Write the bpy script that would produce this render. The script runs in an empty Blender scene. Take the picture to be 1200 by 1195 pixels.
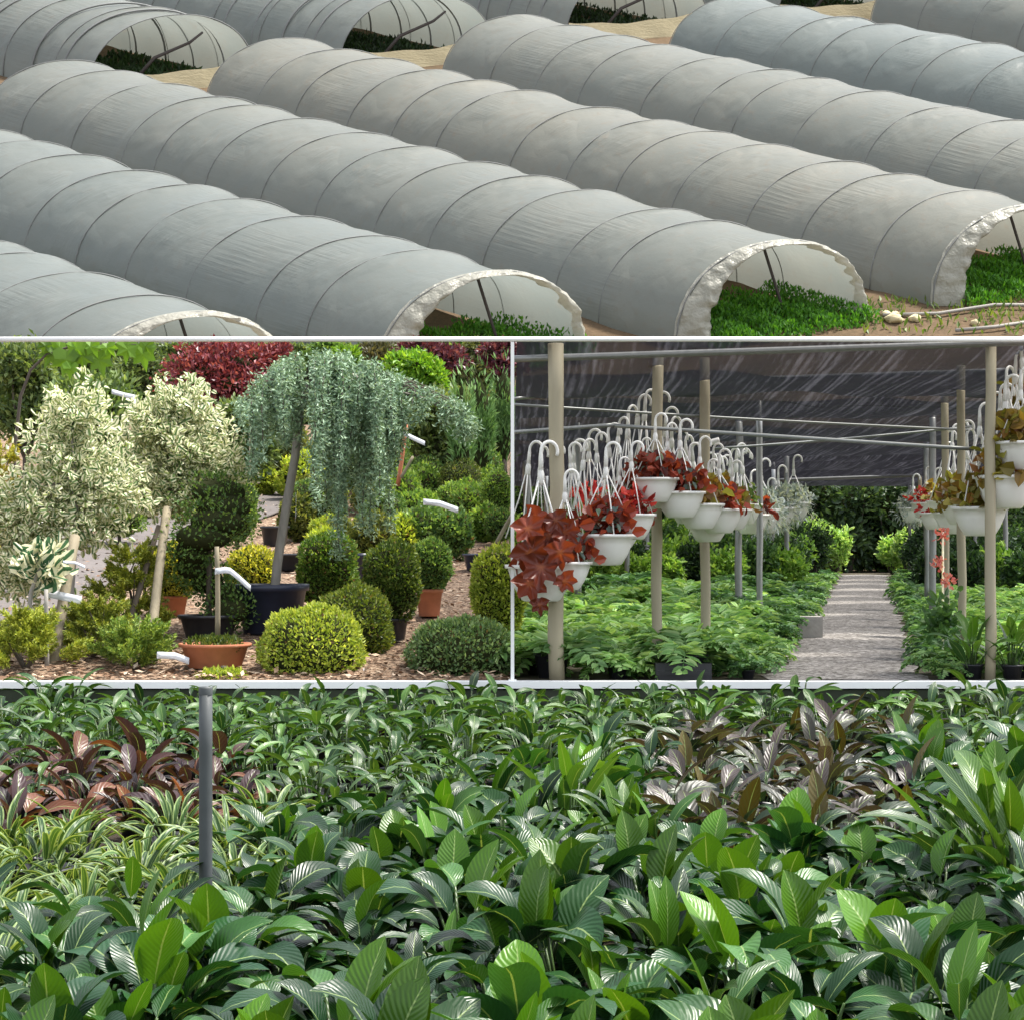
import bpy, math, random
import numpy as np
from mathutils import Vector, Matrix
rng = np.random.default_rng(7)
random.seed(7)
sc = bpy.context.scene
COL = sc.collection
F = 2600.0
HZ = 625.0
TER = -0.94          # terrace level (eye level is z = 0)
BED = -1.42          # soil of the front bed

def P(x, y, Y):
    return ((x - 600) / F * Y, Y, (HZ - y) / F * Y)

# ------------------------------------------------------------------ mesh builder
class MB:
    def __init__(s):
        s.v, s.f, s.uv, s.c, s.m, s.n, s.sm = [], [], [], [], [], 0, []
    def add(s, v, f, uv=None, col=(1, 1, 1), mi=0, smooth=True):
        v = np.asarray(v, float).reshape(-1, 3); k = len(v)
        s.v.append(v)
        s.uv.append(np.zeros((k, 2)) if uv is None else np.asarray(uv, float).reshape(k, 2))
        c = np.asarray(col, float)
        s.c.append(np.tile(c, (k, 1)) if c.ndim == 1 else c)
        b = s.n
        for q in f:
            s.f.append(tuple(int(i) + b for i in q))
        s.m.extend([mi] * len(f)); s.sm.extend([smooth] * len(f))
        s.n += k
    def box(s, c, d, col=(1, 1, 1), mi=0, R=None, bev=0.0):
        hx, hy, hz = d[0] / 2, d[1] / 2, d[2] / 2
        v = np.array([(x, y, z) for x in (-hx, hx) for y in (-hy, hy) for z in (-hz, hz)])
        if R is not None: v = v @ np.asarray(R).T
        v = v + np.asarray(c)
        s.add(v, [(0, 1, 3, 2), (4, 6, 7, 5), (0, 4, 5, 1), (2, 3, 7, 6), (0, 2, 6, 4), (1, 5, 7, 3)], col=col, mi=mi, smooth=False)
    def tube(s, pts, r, n=8, col=(1, 1, 1), mi=0, caps=True):
        pts = np.asarray(pts, float); k = len(pts)
        rr = np.full(k, r) if np.isscalar(r) else np.asarray(r, float)
        t = np.gradient(pts, axis=0); t /= (np.linalg.norm(t, axis=1)[:, None] + 1e-9)
        ref = np.array([0.0, 0, 1]) if abs(t[0][2]) < .9 else np.array([1.0, 0, 0])
        u = np.cross(t[0], ref); u /= np.linalg.norm(u)
        vs, uv = [], []; a = np.arange(n) * 2 * math.pi / n
        for i in range(k):
            u = u - t[i] * np.dot(u, t[i]); u /= (np.linalg.norm(u) + 1e-9)
            w = np.cross(t[i], u)
            vs.append(pts[i] + rr[i] * (np.outer(np.cos(a), u) + np.outer(np.sin(a), w)))
            uv += [(i / max(1, k - 1), j / n) for j in range(n)]
        f = [(i * n + j, i * n + (j + 1) % n, (i + 1) * n + (j + 1) % n, (i + 1) * n + j) for i in range(k - 1) for j in range(n)]
        if caps: f += [tuple(range(n - 1, -1, -1)), tuple((k - 1) * n + j for j in range(n))]
        s.add(np.concatenate(vs), f, uv, col, mi)
    def lathe(s, prof, n=24, c=(0, 0, 0), col=(1, 1, 1), mi=0, rib=0.0):
        vs, uv = [], []
        a = np.arange(n) * 2 * math.pi / n
        for i, (r, z) in enumerate(prof):
            q = r * (1 + rib * np.cos(a * n / 2))
            vs.append(np.stack([q * np.cos(a), q * np.sin(a), np.full(n, z)], 1) + np.asarray(c))
            uv += [(i / len(prof), j / n) for j in range(n)]
        f = [(i * n + j, i * n + (j + 1) % n, (i + 1) * n + (j + 1) % n, (i + 1) * n + j) for i in range(len(prof) - 1) for j in range(n)]
        s.add(np.concatenate(vs), f, uv, col, mi)
    def grid(s, pts, nu, nv, uv=None, col=(1, 1, 1), mi=0):
        f = [(i * nv + j, i * nv + j + 1, (i + 1) * nv + j + 1, (i + 1) * nv + j) for i in range(nu - 1) for j in range(nv - 1)]
        if uv is None: uv = [(i / (nu - 1), j / (nv - 1)) for i in range(nu) for j in range(nv)]
        s.add(pts, f, uv, col, mi)
    # leaf clouds: p base, d direction, nrm leaf normal
    def leaves(s, p, d, nrm, L, W, col, oval=False, fold=.25, mi=0):
        p = np.asarray(p); n = len(p)
        d = d / (np.linalg.norm(d, axis=1)[:, None] + 1e-9)
        nrm = nrm - d * np.sum(nrm * d, 1)[:, None]
        nrm /= (np.linalg.norm(nrm, axis=1)[:, None] + 1e-9)
        sd = np.cross(d, nrm)
        L = np.broadcast_to(np.asarray(L, float), (n,))[:, None]; W = np.broadcast_to(np.asarray(W, float), (n,))[:, None]
        if not oval:
            v = np.stack([p, p + d * L * .5 + sd * W * .5 + nrm * W * fold, p + d * L, p + d * L * .5 - sd * W * .5 + nrm * W * fold], 1)
            uv = np.array([(0, .5), (.5, 0), (1, .5), (.5, 1)]); k = 4; fs = [(0, 1, 2, 3)]
        else:
            h = nrm * W * fold
            v = np.stack([p, p + d * L * .3 + sd * W * .48 + h, p + d * L * .72 + sd * W * .38 + h * .6, p + d * L - nrm * L * .12,
                          p + d * L * .72 - sd * W * .38 + h * .6, p + d * L * .3 - sd * W * .48 + h], 1)
            uv = np.array([(0, .5), (.3, 0), (.72, 0.02), (1, .5), (.72, .98), (.3, 1)]); k = 6; fs = [(0, 1, 2, 3), (0, 3, 4, 5)]
        b = s.n
        s.v.append(v.reshape(-1, 3)); s.uv.append(np.tile(uv, (n, 1))); s.c.append(np.repeat(col, k, 0))
        for i in range(n):
            o = b + i * k
            for q in fs: s.f.append(tuple(o + j for j in q))
        s.m.extend([mi] * (n * len(fs))); s.sm.extend([False] * (n * len(fs)))
        s.n += n * k
    def data(s, name, mats):
        if 1 in s.m and not isinstance(mats, (list, tuple)): mats = [mats, M['dark_core']]
        me = bpy.data.meshes.new(name)
        v = np.concatenate(s.v)
        me.from_pydata(v.tolist(), [], s.f)
        for m in (mats if isinstance(mats, (list, tuple)) else [mats]): me.materials.append(m)
        li = np.empty(len(me.loops), np.int32); me.loops.foreach_get('vertex_index', li)
        uvl = me.uv_layers.new(name='UVMap'); uvl.data.foreach_set('uv', np.concatenate(s.uv)[li].ravel())
        ca = me.color_attributes.new('Col', 'FLOAT_COLOR', 'POINT')
        c = np.concatenate(s.c); c4 = np.ones((len(c), 4)); c4[:, :3] = c
        ca.data.foreach_set('color', c4.ravel())
        me.polygons.foreach_set('material_index', np.array(s.m, np.int32))
        me.polygons.foreach_set('use_smooth', np.array(s.sm, bool))
        me.update()
        return me

def link(name, me, parent=None, loc=(0, 0, 0)):
    o = bpy.data.objects.new(name, me); COL.objects.link(o); o.location = loc
    if parent is not None: o.parent = parent
    return o
def obj(name, mb, mats, parent=None, loc=(0, 0, 0)):
    return link(name, mb.data(name, mats), parent, loc)
def tag(o, label=None, cat=None, group=None, kind=None):
    if label: o['label'] = label
    if cat: o['category'] = cat
    if group: o['group'] = group
    if kind: o['kind'] = kind
    return o
def thing(name, label, cat, loc=(0, 0, 0), group=None, rz=0.0, s=1.0):
    o = bpy.data.objects.new(name, None); COL.objects.link(o); o.empty_display_size = .1
    o.location = loc; o.rotation_euler = (0, 0, rz); o.scale = (s, s, s)
    return tag(o, label, cat, group)
def copy_tree(o, parent=None):
    c = o.copy(); COL.objects.link(c)
    if parent is not None: c.parent = parent
    for ch in list(o.children): copy_tree(ch, c)
    return c

# ------------------------------------------------------------------ materials
class N:
    def __init__(s, name):
        s.m = bpy.data.materials.new(name); s.m.use_nodes = True; s.t = s.m.node_tree; s.t.nodes.clear()
        s.out = s.n('ShaderNodeOutputMaterial')
    def n(s, t, **k):
        o = s.t.nodes.new(t)
        for a, b in k.items():
            if a.startswith('_'):
                o.inputs[a[1:].replace('_', ' ')].default_value = b
            else: setattr(o, a, b)
        return o
    def l(s, a, b): s.t.links.new(a, b)
    def math(s, op, a, b=None, c=None):
        o = s.n('ShaderNodeMath', operation=op)
        for i, x in enumerate((a, b, c)):
            if x is None: continue
            if isinstance(x, (int, float)): o.inputs[i].default_value = x
            else: s.l(x, o.inputs[i])
        return o.outputs[0]
    def mix(s, f, a, b, bt='MIX'):
        o = s.n('ShaderNodeMix', data_type='RGBA', blend_type=bt)
        for i, x in ((0, f), (6, a), (7, b)):
            if isinstance(x, (int, float)): o.inputs[i].default_value = x
            elif isinstance(x, (tuple, list)): o.inputs[i].default_value = (*x[:3], 1)
            else: s.l(x, o.inputs[i])
        return o.outputs[2]
    def ramp(s, f, stops):
        o = s.n('ShaderNodeValToRGB'); e = o.color_ramp.elements
        while len(e) < len(stops): e.new(.5)
        for q, (p, c) in zip(e, stops): q.position = p; q.color = (*c, 1) if len(c) == 3 else c
        s.l(f, o.inputs[0]); return o.outputs[0]
    def noise(s, scale, detail=3, co=None, rough=.55, out=0):
        o = s.n('ShaderNodeTexNoise'); o.inputs['Scale'].default_value = scale; o.inputs['Detail'].default_value = detail; o.inputs['Roughness'].default_value = rough
        if co is not None: s.l(co, o.inputs['Vector'])
        return o.outputs[out]
    def coord(s, which='Object', scale=None):
        o = s.n('ShaderNodeTexCoord').outputs[which]
        if scale:
            m = s.n('ShaderNodeMapping'); m.inputs['Scale'].default_value = scale; s.l(o, m.inputs['Vector']); return m.outputs[0]
        return o
    def bump(s, h, strength=.3, dist=.02):
        o = s.n('ShaderNodeBump'); o.inputs['Strength'].default_value = strength; o.inputs['Distance'].default_value = dist
        s.l(h, o.inputs['Height']); return o.outputs[0]
    def princ(s, base, rough=.5, bump=None, spec=.5, metal=0.0, transl=0.0, tcol=None, coat=0.0):
        p = s.n('ShaderNodeBsdfPrincipled')
        if isinstance(base, (tuple, list)): p.inputs['Base Color'].default_value = (*base[:3], 1)
        else: s.l(base, p.inputs['Base Color'])
        if isinstance(rough, (int, float)): p.inputs['Roughness'].default_value = rough
        else: s.l(rough, p.inputs['Roughness'])
        p.inputs['Metallic'].default_value = metal; p.inputs['Specular IOR Level'].default_value = spec
        if coat: p.inputs['Coat Weight'].default_value = coat
        if bump is not None: s.l(bump, p.inputs['Normal'])
        sh = p.outputs[0]
        if transl:
            t = s.n('ShaderNodeBsdfTranslucent')
            b = tcol if tcol is not None else base
            if isinstance(b, (tuple, list)): t.inputs[0].default_value = (*b[:3], 1)
            else: s.l(b, t.inputs[0])
            m = s.n('ShaderNodeMixShader'); m.inputs[0].default_value = transl
            s.l(sh, m.inputs[1]); s.l(t.outputs[0], m.inputs[2]); sh = m.outputs[0]
        s.l(sh, s.out.inputs[0]); s.p = p
        return s.m

def leaf_mat(name, rough=.5, transl=.38, spec=.4):
    g = N(name); a = g.n('ShaderNodeAttribute', attribute_name='Col').outputs[0]
    r = g.n('ShaderNodeObjectInfo').outputs['Random']
    v = g.math('MULTIPLY_ADD', r, .34, .83)
    c = g.mix(1.0, a, v, 'MULTIPLY')
    t = g.mix(1.0, c, (1.35, 1.25, .6), 'MULTIPLY')
    return g.princ(c, rough, spec=spec, transl=transl, tcol=t)
def variegated_mat():
    g = N('variegated_leaf'); a = g.n('ShaderNodeAttribute', attribute_name='Col').outputs[0]
    sx = g.n('ShaderNodeSeparateXYZ'); g.l(g.coord('UV'), sx.inputs[0])
    e = g.math('ABSOLUTE', g.math('SUBTRACT', sx.outputs[1], .5))
    nz = g.noise(9.0, 2, g.coord('Object'))
    e = g.math('ADD', e, g.math('MULTIPLY', g.math('SUBTRACT', nz, .5), .35))
    k = g.math('GREATER_THAN', e, .21)
    c = g.mix(k, a, (.87, .84, .60))
    return g.princ(c, .45, spec=.4, transl=.4)
def blade_mat(name, rough=.34, transl=.2, stripe=None, ribs=13.0):
    """broad leaf: midrib and side veins from the leaf's own UVs"""
    g = N(name); a = g.n('ShaderNodeAttribute', attribute_name='Col').outputs[0]
    r = g.n('ShaderNodeObjectInfo').outputs['Random']
    a = g.mix(1.0, a, g.math('MULTIPLY_ADD', r, .5, .5), 'MULTIPLY')
    sx = g.n('ShaderNodeSeparateXYZ'); g.l(g.coord('UV'), sx.inputs[0])
    u, v = sx.outputs[0], sx.outputs[1]
    e = g.math('ABSOLUTE', g.math('SUBTRACT', v, .5))
    mid = g.math('LESS_THAN', e, .022)
    w = g.math('SINE', g.math('MULTIPLY', g.math('SUBTRACT', g.math('MULTIPLY', u, ribs), g.math('MULTIPLY', e, ribs * .55)), 6.283))
    c = g.mix(g.math('MULTIPLY', g.math('MULTIPLY_ADD', w, .5, .5), .12), a, (.03, .08, .03))
    if stripe is not None:
        k = g.math('GREATER_THAN', g.math('ADD', e, g.math('MULTIPLY', g.noise(14, 2, g.coord('Object')), .12)), .39)
        c = g.mix(k, c, stripe)
    sp = g.ramp(g.noise(7, 4, g.coord('Object'), .7), [(.66, (0, 0, 0)), (.72, (1, 1, 1))])
    c = g.mix(g.math('MULTIPLY', sp, .7), c, (.20, .17, .04))
    c = g.mix(g.math('MULTIPLY', mid, .65), c, (.25, .34, .12))
    nz = g.noise(30, 3, g.coord('Object'))
    h = g.math('ADD', g.math('MULTIPLY', w, .5), g.math('MULTIPLY', nz, .5))
    b = g.bump(h, .24, .005)
    t = g.mix(1.0, c, (1.7, 1.5, .5), 'MULTIPLY')
    rg = g.math('MULTIPLY_ADD', nz, .22, rough - .1)
    return g.princ(c, rg, b, spec=.36, transl=transl, tcol=t)
def plain(name, base, rough=.5, nscale=18, var=.35, bump=.15, metal=0.0, transl=0.0, spec=.4, stretch=None, bd=.01):
    g = N(name); co = g.coord('Object', stretch)
    nz = g.noise(nscale, 4, co)
    d = tuple(x * (1 - var) for x in base); l = tuple(min(1, x * (1 + var * .6)) for x in base)
    c = g.mix(nz, d, l)
    return g.princ(c, g.math('MULTIPLY_ADD', nz, .25, rough - .12), g.bump(nz, bump, bd), spec=spec, metal=metal, transl=transl)

M = {}
M['dark_core'] = plain('shaded_core', (.03, .035, .014), 1.0, 40, .6, .8, spec=.05)  # dark core of inner twigs, shade inside the foliage put into its colour
M['leaf'] = leaf_mat('foliage_leaf')
M['needle'] = leaf_mat('needle_leaf', .6, .15)
M['fern'] = leaf_mat('soft_leaf', .5, .38)
M['redleaf'] = leaf_mat('red_leaf', .4, .35)
M['varieg'] = variegated_mat()
M['blade'] = blade_mat('glossy_leaf')
M['striped'] = blade_mat('striped_leaf', .4, .25, stripe=(.22, .30, .11), ribs=4)
M['purple'] = blade_mat('purple_leaf', .36, .18, ribs=7)
M['bark'] = plain('grey_bark', (.30, .28, .25), .85, 30, .5, .6, stretch=(1, 1, .25))
M['bark_dark'] = plain('dark_bark', (.09, .075, .06), .9, 30, .5, .6, stretch=(1, 1, .25))
M['stake'] = plain('weathered_stake', (.235, .20, .135), .8, 25, .4, .4, stretch=(1, 1, .15))
M['stake_dark'] = plain('dark_stake', (.10, .08, .06), .8, 25, .4, .4, stretch=(1, 1, .15))
M['terracotta'] = plain('terracotta', (.42, .15, .075), .75, 14, .35, .1)
M['plastic_black'] = plain('black_plastic', (.022, .023, .028), .38, 8, .4, .05)
M['plastic_blue'] = plain('blue_black_plastic', (.02, .026, .05), .36, 8, .4, .05)
M['paper'] = plain('white_tag', (.62, .64, .68), .6, 9, .2, .05, transl=.2)
M['white_paint'] = plain('white_paint', (.86, .86, .85), .5, 5, .05, .03)
M['concrete'] = plain('concrete', (.36, .34, .31), .9, 22, .35, .3)
M['mossy'] = plain('mossy_concrete', (.045, .055, .035), .95, 12, .5, .3)
M['metal'] = plain('galvanised_pipe', (.27, .275, .27), .42, 20, .25, .05, metal=.6)
M['pole_paint'] = plain('grey_painted_pole', (.06, .068, .07), .55, 24, .25, .05)
M['post'] = plain('bamboo_post', (.35, .31, .215), .65, 14, .3, .2, stretch=(1, 1, .12))
M['wire'] = plain('grey_wire', (.24, .25, .24), .4, 10, .2, .02, metal=.5)
M['white_plastic'] = plain('white_plastic', (.84, .83, .79), .38, 6, .06, .03, transl=.18)
M['soil'] = plain('pot_soil', (.085, .06, .042), .95, 60, .6, .8, bd=.02)
M['beige_sheet'] = plain('beige_sheet', (.60, .51, .31), .7, 5, .25, .5, transl=.15, stretch=(1, 1, 3), bd=.06)
M['turquoise'] = plain('turquoise_plastic', (.05, .42, .44), .4, 8, .1, .05)

def film_mat():
    g = N('tunnel_film')
    co = g.coord('Object'); uv = g.coord('UV')
    nz = g.noise(.55, 4, co); nz2 = g.noise(3.2, 4, co, .6)
    mp = g.n('ShaderNodeMapping'); mp.inputs['Scale'].default_value = (3.0, 46, 1); mp.inputs['Rotation'].default_value = (0, 0, .18); g.l(uv, mp.inputs['Vector'])
    wr = g.noise(1.6, 3, mp.outputs[0])
    sc_ = g.n('ShaderNodeSeparateColor'); g.l(g.n('ShaderNodeObjectInfo').outputs['Color'], sc_.inputs[0]); oi = sc_.outputs[0]
    c = g.mix(g.math('MULTIPLY', nz, 1.0), (.205, .225, .205), (.31, .298, .245))
    c = g.mix(g.ramp(nz2, [(.55, (0, 0, 0)), (.75, (1, 1, 1))]), c, (.265, .243, .198))
    c = g.mix(g.math('MULTIPLY', oi, .6), c, (.19, .235, .235))
    mk = g.ramp(g.noise(.35, 2, co), [(.45, (0, 0, 0)), (.68, (1, 1, 1))])
    h = g.math('ADD', g.math('MULTIPLY', g.math('MULTIPLY', wr, mk), 1.0), g.math('MULTIPLY', nz2, .35))
    mp2 = g.n('ShaderNodeMapping'); mp2.inputs['Scale'].default_value = (22, 5, 1); mp2.inputs['Rotation'].default_value = (0, 0, .9); g.l(uv, mp2.inputs['Vector'])
    mk2 = g.ramp(g.noise(.5, 2, g.coord('Object', (1, 1.3, .8))), [(.5, (0, 0, 0)), (.66, (1, 1, 1))])
    h = g.math('ADD', h, g.math('MULTIPLY', g.math('MULTIPLY', g.noise(1.5, 3, mp2.outputs[0]), mk2), 1.6))
    return g.princ(c, g.math('MULTIPLY_ADD', nz2, .3, .22), g.bump(h, .30, .13), spec=.5, transl=.45)
M['film'] = film_mat()
M['film_white'] = plain('white_film', (.50, .49, .42), .35, 1.6, .22, .8, transl=.5, bd=.3)
M['hoop'] = plain('hoop_pipe', (.17, .175, .17), .7, 6, .3, .05)
M['hoop_dark'] = plain('dark_pole', (.06, .05, .045), .8, 9, .4, .2)

def ground_mat(name, cols, sc1, sc2, rough=.95, bump=.6, bd=.03, vor=None):
    g = N(name); co = g.coord('Object')
    a = g.noise(sc1, 5, co); b = g.noise(sc2, 4, co, .7)
    f = g.math('ADD', g.math('MULTIPLY', a, .5), g.math('MULTIPLY', b, .5))
    if vor:
        o = g.n('ShaderNodeTexVoronoi'); o.inputs['Scale'].default_value = vor; g.l(co, o.inputs['Vector'])
        s = g.n('ShaderNodeSeparateColor'); g.l(o.outputs['Color'], s.inputs[0])
        f = g.math('ADD', g.math('MULTIPLY', f, .45), g.math('MULTIPLY', s.outputs[0], .5))
        hh = g.math('SUBTRACT', f, g.math('MULTIPLY', o.outputs['Distance'], .5))
    else: hh = f
    k = len(cols)
    c = g.ramp(f, [(.3 + .4 * i / (k - 1), cols[i]) for i in range(k)])
    return g.princ(c, rough, g.bump(hh, bump, bd), spec=.25)
M['woodchip'] = ground_mat('woodchip_ground', [(.07, .045, .03), (.20, .125, .08), (.36, .27, .19)], 3, 40, vor=55)
M['gravel'] = ground_mat('gravel', [(.085, .078, .07), (.19, .175, .16), (.36, .34, .32)], 1.6, 40, vor=38)
M['dark_soil'] = ground_mat('dark_soil', [(.015, .012, .01), (.04, .03, .022), (.07, .055, .04)], 4, 50)
M['red_soil'] = ground_mat('brown_soil', [(.05, .038, .02), (.10, .065, .035), (.16, .11, .065)], .6, 9)
M['shed_soil'] = ground_mat('shed_soil', [(.03, .03, .02), (.07, .06, .04), (.12, .10, .07)], 2, 30)
M['paving'] = ground_mat('paving', [(.085, .075, .07), (.125, .11, .104), (.17, .152, .145)], 1.2, 30, bump=.2)

def net_mat():
    g = N('shade_net')
    co = g.coord('Object', (5.0, .09, 1)); nz = g.noise(2.2, 5, co, .65)
    w = g.n('ShaderNodeTexWave'); w.inputs['Scale'].default_value = 1.1; w.inputs['Distortion'].default_value = 9; w.inputs['Detail'].default_value = 3
    g.l(co, w.inputs['Vector'])
    n2 = g.noise(9.0, 4, g.coord('Object', (1.4, .05, 1)), .7)
    f = g.math('MULTIPLY', g.math('MULTIPLY', nz, n2), g.math('MULTIPLY_ADD', w.outputs['Fac'], .5, .9))
    c = g.mix(g.ramp(f, [(.27, (0, 0, 0)), (.5, (1, 1, 1))]), (.009, .009, .014), (.055, .055, .068))
    p = g.n('ShaderNodeBsdfPrincipled'); g.l(c, p.inputs['Base Color']); p.inputs['Roughness'].default_value = .7
    t = g.n('ShaderNodeBsdfTranslucent'); g.l(c, t.inputs[0])
    m1 = g.n('ShaderNodeMixShader'); m1.inputs[0].default_value = .4; g.l(p.outputs[0], m1.inputs[1]); g.l(t.outputs[0], m1.inputs[2])
    tr = g.n('ShaderNodeBsdfTransparent'); lw = g.n('ShaderNodeLayerWeight'); lw.inputs['Blend'].default_value = .5   # a weave is open when looked through squarely and closes at a slant
    m2 = g.n('ShaderNodeMixShader'); g.l(g.math('MULTIPLY', g.math('SUBTRACT', 1.0, lw.outputs['Facing']), g.math('MULTIPLY_ADD', f, .25, .32)), m2.inputs[0]); g.l(m1.outputs[0], m2.inputs[1]); g.l(tr.outputs[0], m2.inputs[2])
    g.l(m2.outputs[0], g.out.inputs[0])
    return g.m
M['net'] = net_mat()

# ------------------------------------------------------------------ ground
HILL = .49
def hill_z(Y): return 6.2 + HILL * (Y - 70)
def bed_z(Y): return BED + .017 * max(0, Y - 4.5)
def gz(X, Y):
    if Y < 14.0: return bed_z(Y)
    k = min(1.0, max(0.0, -X / .1)); k = k * k * (3 - 2 * k)
    return max(TER + .1 * (Y - 14) * k, hill_z(Y))
def at(x, y):
    """point of the terrace ground seen at photo position x, y"""
    Y = 14.0
    while Y < 75:
        X = (x - 600) / F * Y
        if (HZ - y) / F * Y <= gz(X, Y): break
        Y += .02
    return (X, Y, gz(X, Y))

def sheet(name, xs, ys, zf, mat):
    mb = MB(); pts = [(x, y, zf(x, y)) for x in xs for y in ys]
    mb.grid(pts, len(xs), len(ys)); o = obj(name, mb, mat); o['kind'] = 'structure'; return o
L = np.linspace
g0 = MB(); g0.grid([(x, y, -1.5) for x in (-2000, 2000) for y in (-2000, 2500)], 2, 2)
obj('ground', g0, M['red_soil'])['kind'] = 'structure'
sheet('bed_soil', L(-9, 9, 30), L(.6, 13.93, 60), lambda x, y: bed_z(y) + .03 * math.sin(x * 5) * math.sin(y * 4.1), M['dark_soil'])
sheet('garden_ground', np.concatenate([L(-30, -1, 30), L(-.9, -.15, 6), L(-.11, -.005, 4)]), L(14.02, 66, 110), lambda x, y: max(TER + .1 * (y - 14) * (lambda k: k * k * (3 - 2 * k))(min(1, max(0, -x / .1))), TER) + (.018 * math.sin(x * 3.7 + y) * math.sin(y * 2.9)), M['woodchip'])
sheet('nursery_floor', L(.0, 30, 30), L(14.02, 57, 40), lambda x, y: TER, M['shed_soil'])
sheet('hillside', L(-90, 90, 60), L(54.5, 190, 90), lambda x, y: hill_z(y) + .12 * math.sin(x * .7) * math.sin(y * .9), M['red_soil'])
# gravel path of the shade house
def pathx(Y): return 2.116 + .1615 * (Y - 14)
pm = MB(); ys = L(14.03, 50, 120); pts = []
for y in ys:
    for j in range(9):
        t = j / 8 * 2 - 1
        pts.append((pathx(y) + t * (.50 + .05 * math.sin(y * 2.3 + t) + .03 * math.sin(y * 7)), y, TER + .006 + .014 * (1 - t * t)))
pm.grid(pts, len(ys), 9); obj('gravel_path', pm, M['gravel'])['kind'] = 'structure'

# ------------------------------------------------------------------ terrace edge: retaining wall, white post and beam
w = MB(); w.box((0, 13.99, (BED + TER - .03) / 2 - .02), (9.0, .10, TER - BED - .01))
cp = MB(); cp.box((0, 13.985, -.9485), (9.0, .13, .043))
t = thing('retaining_wall', 'low retaining wall with white painted coping behind the leafy bed', 'wall', (0, 0, 0))
obj('wall_body', w, M['mossy'], t); obj('coping', cp, M['white_paint'], t)
pz = -.927
def white_post(x, lab):
    mb = MB(); h = 1.205 - pz
    mb.box((x, 14.0, pz + h / 2), (.022, .022, h)); mb.box((x, 14.0, pz + .004), (.05, .05, .008))
    tag(obj('slim_post', mb, M['white_paint']), lab, 'post')
white_post(0.003, 'slim white post standing on the coping between garden and shade house')
bm = MB(); bm.tube([(-3.9, 14.0, 1.222), (-1, 14.0, 1.223), (1, 14, 1.223), (3.9, 14.0, 1.222)], .0165, 10)
tag(obj('crossbeam', bm, M['white_paint']), 'thin white beam running over garden and shade house front', 'beam')
white_post(-3.6, 'slim white post carrying the left end of the white beam')
white_post(3.6, 'slim white post carrying the right end of the white beam')

# ------------------------------------------------------------------ polytunnels
TH0, TB0 = 2.85, np.array([3.1, 1.15, 0.0])
TH, TB = TH0, TB0
UP = np.array([0, -.10, .995])
def tun_pt(x, y):
    Y = (6.2 - HILL * 70 + TH) / ((HZ - y) / F - HILL)
    return np.array([(x - 600) / F * Y, Y, hill_z(Y)])
def arc(th, k=1.0):
    """point of the hoop, th from 0 (near foot) to pi (far foot)"""
    c, s = math.cos(th), math.sin(th)
    ex = -np.sign(c) * abs(c) ** .92
    b = TB * ex * k; return b + np.array([0, 0, HILL * b[1]]) + UP * TH * (s ** .86 if s > 0 else 0) * k
hp = MB(); hp.tube([arc(t, 1.004) for t in L(0, math.pi, 30)], .018, 6)
HOOP = hp.data('hoop', M['hoop'])
hp2 = MB(); hp2.tube([arc(t, .985) for t in L(0, math.pi, 30)], .04, 6)
HOOP_IN = hp2.data('inner_hoop', M['hoop'])
def vnoise(a, b, s):
    return math.sin(a * 1.7 + s) * math.sin(b * 2.3 + s * 1.3) + .5 * math.sin(a * 4.1 + b * 3.3 + s * 2)

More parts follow.
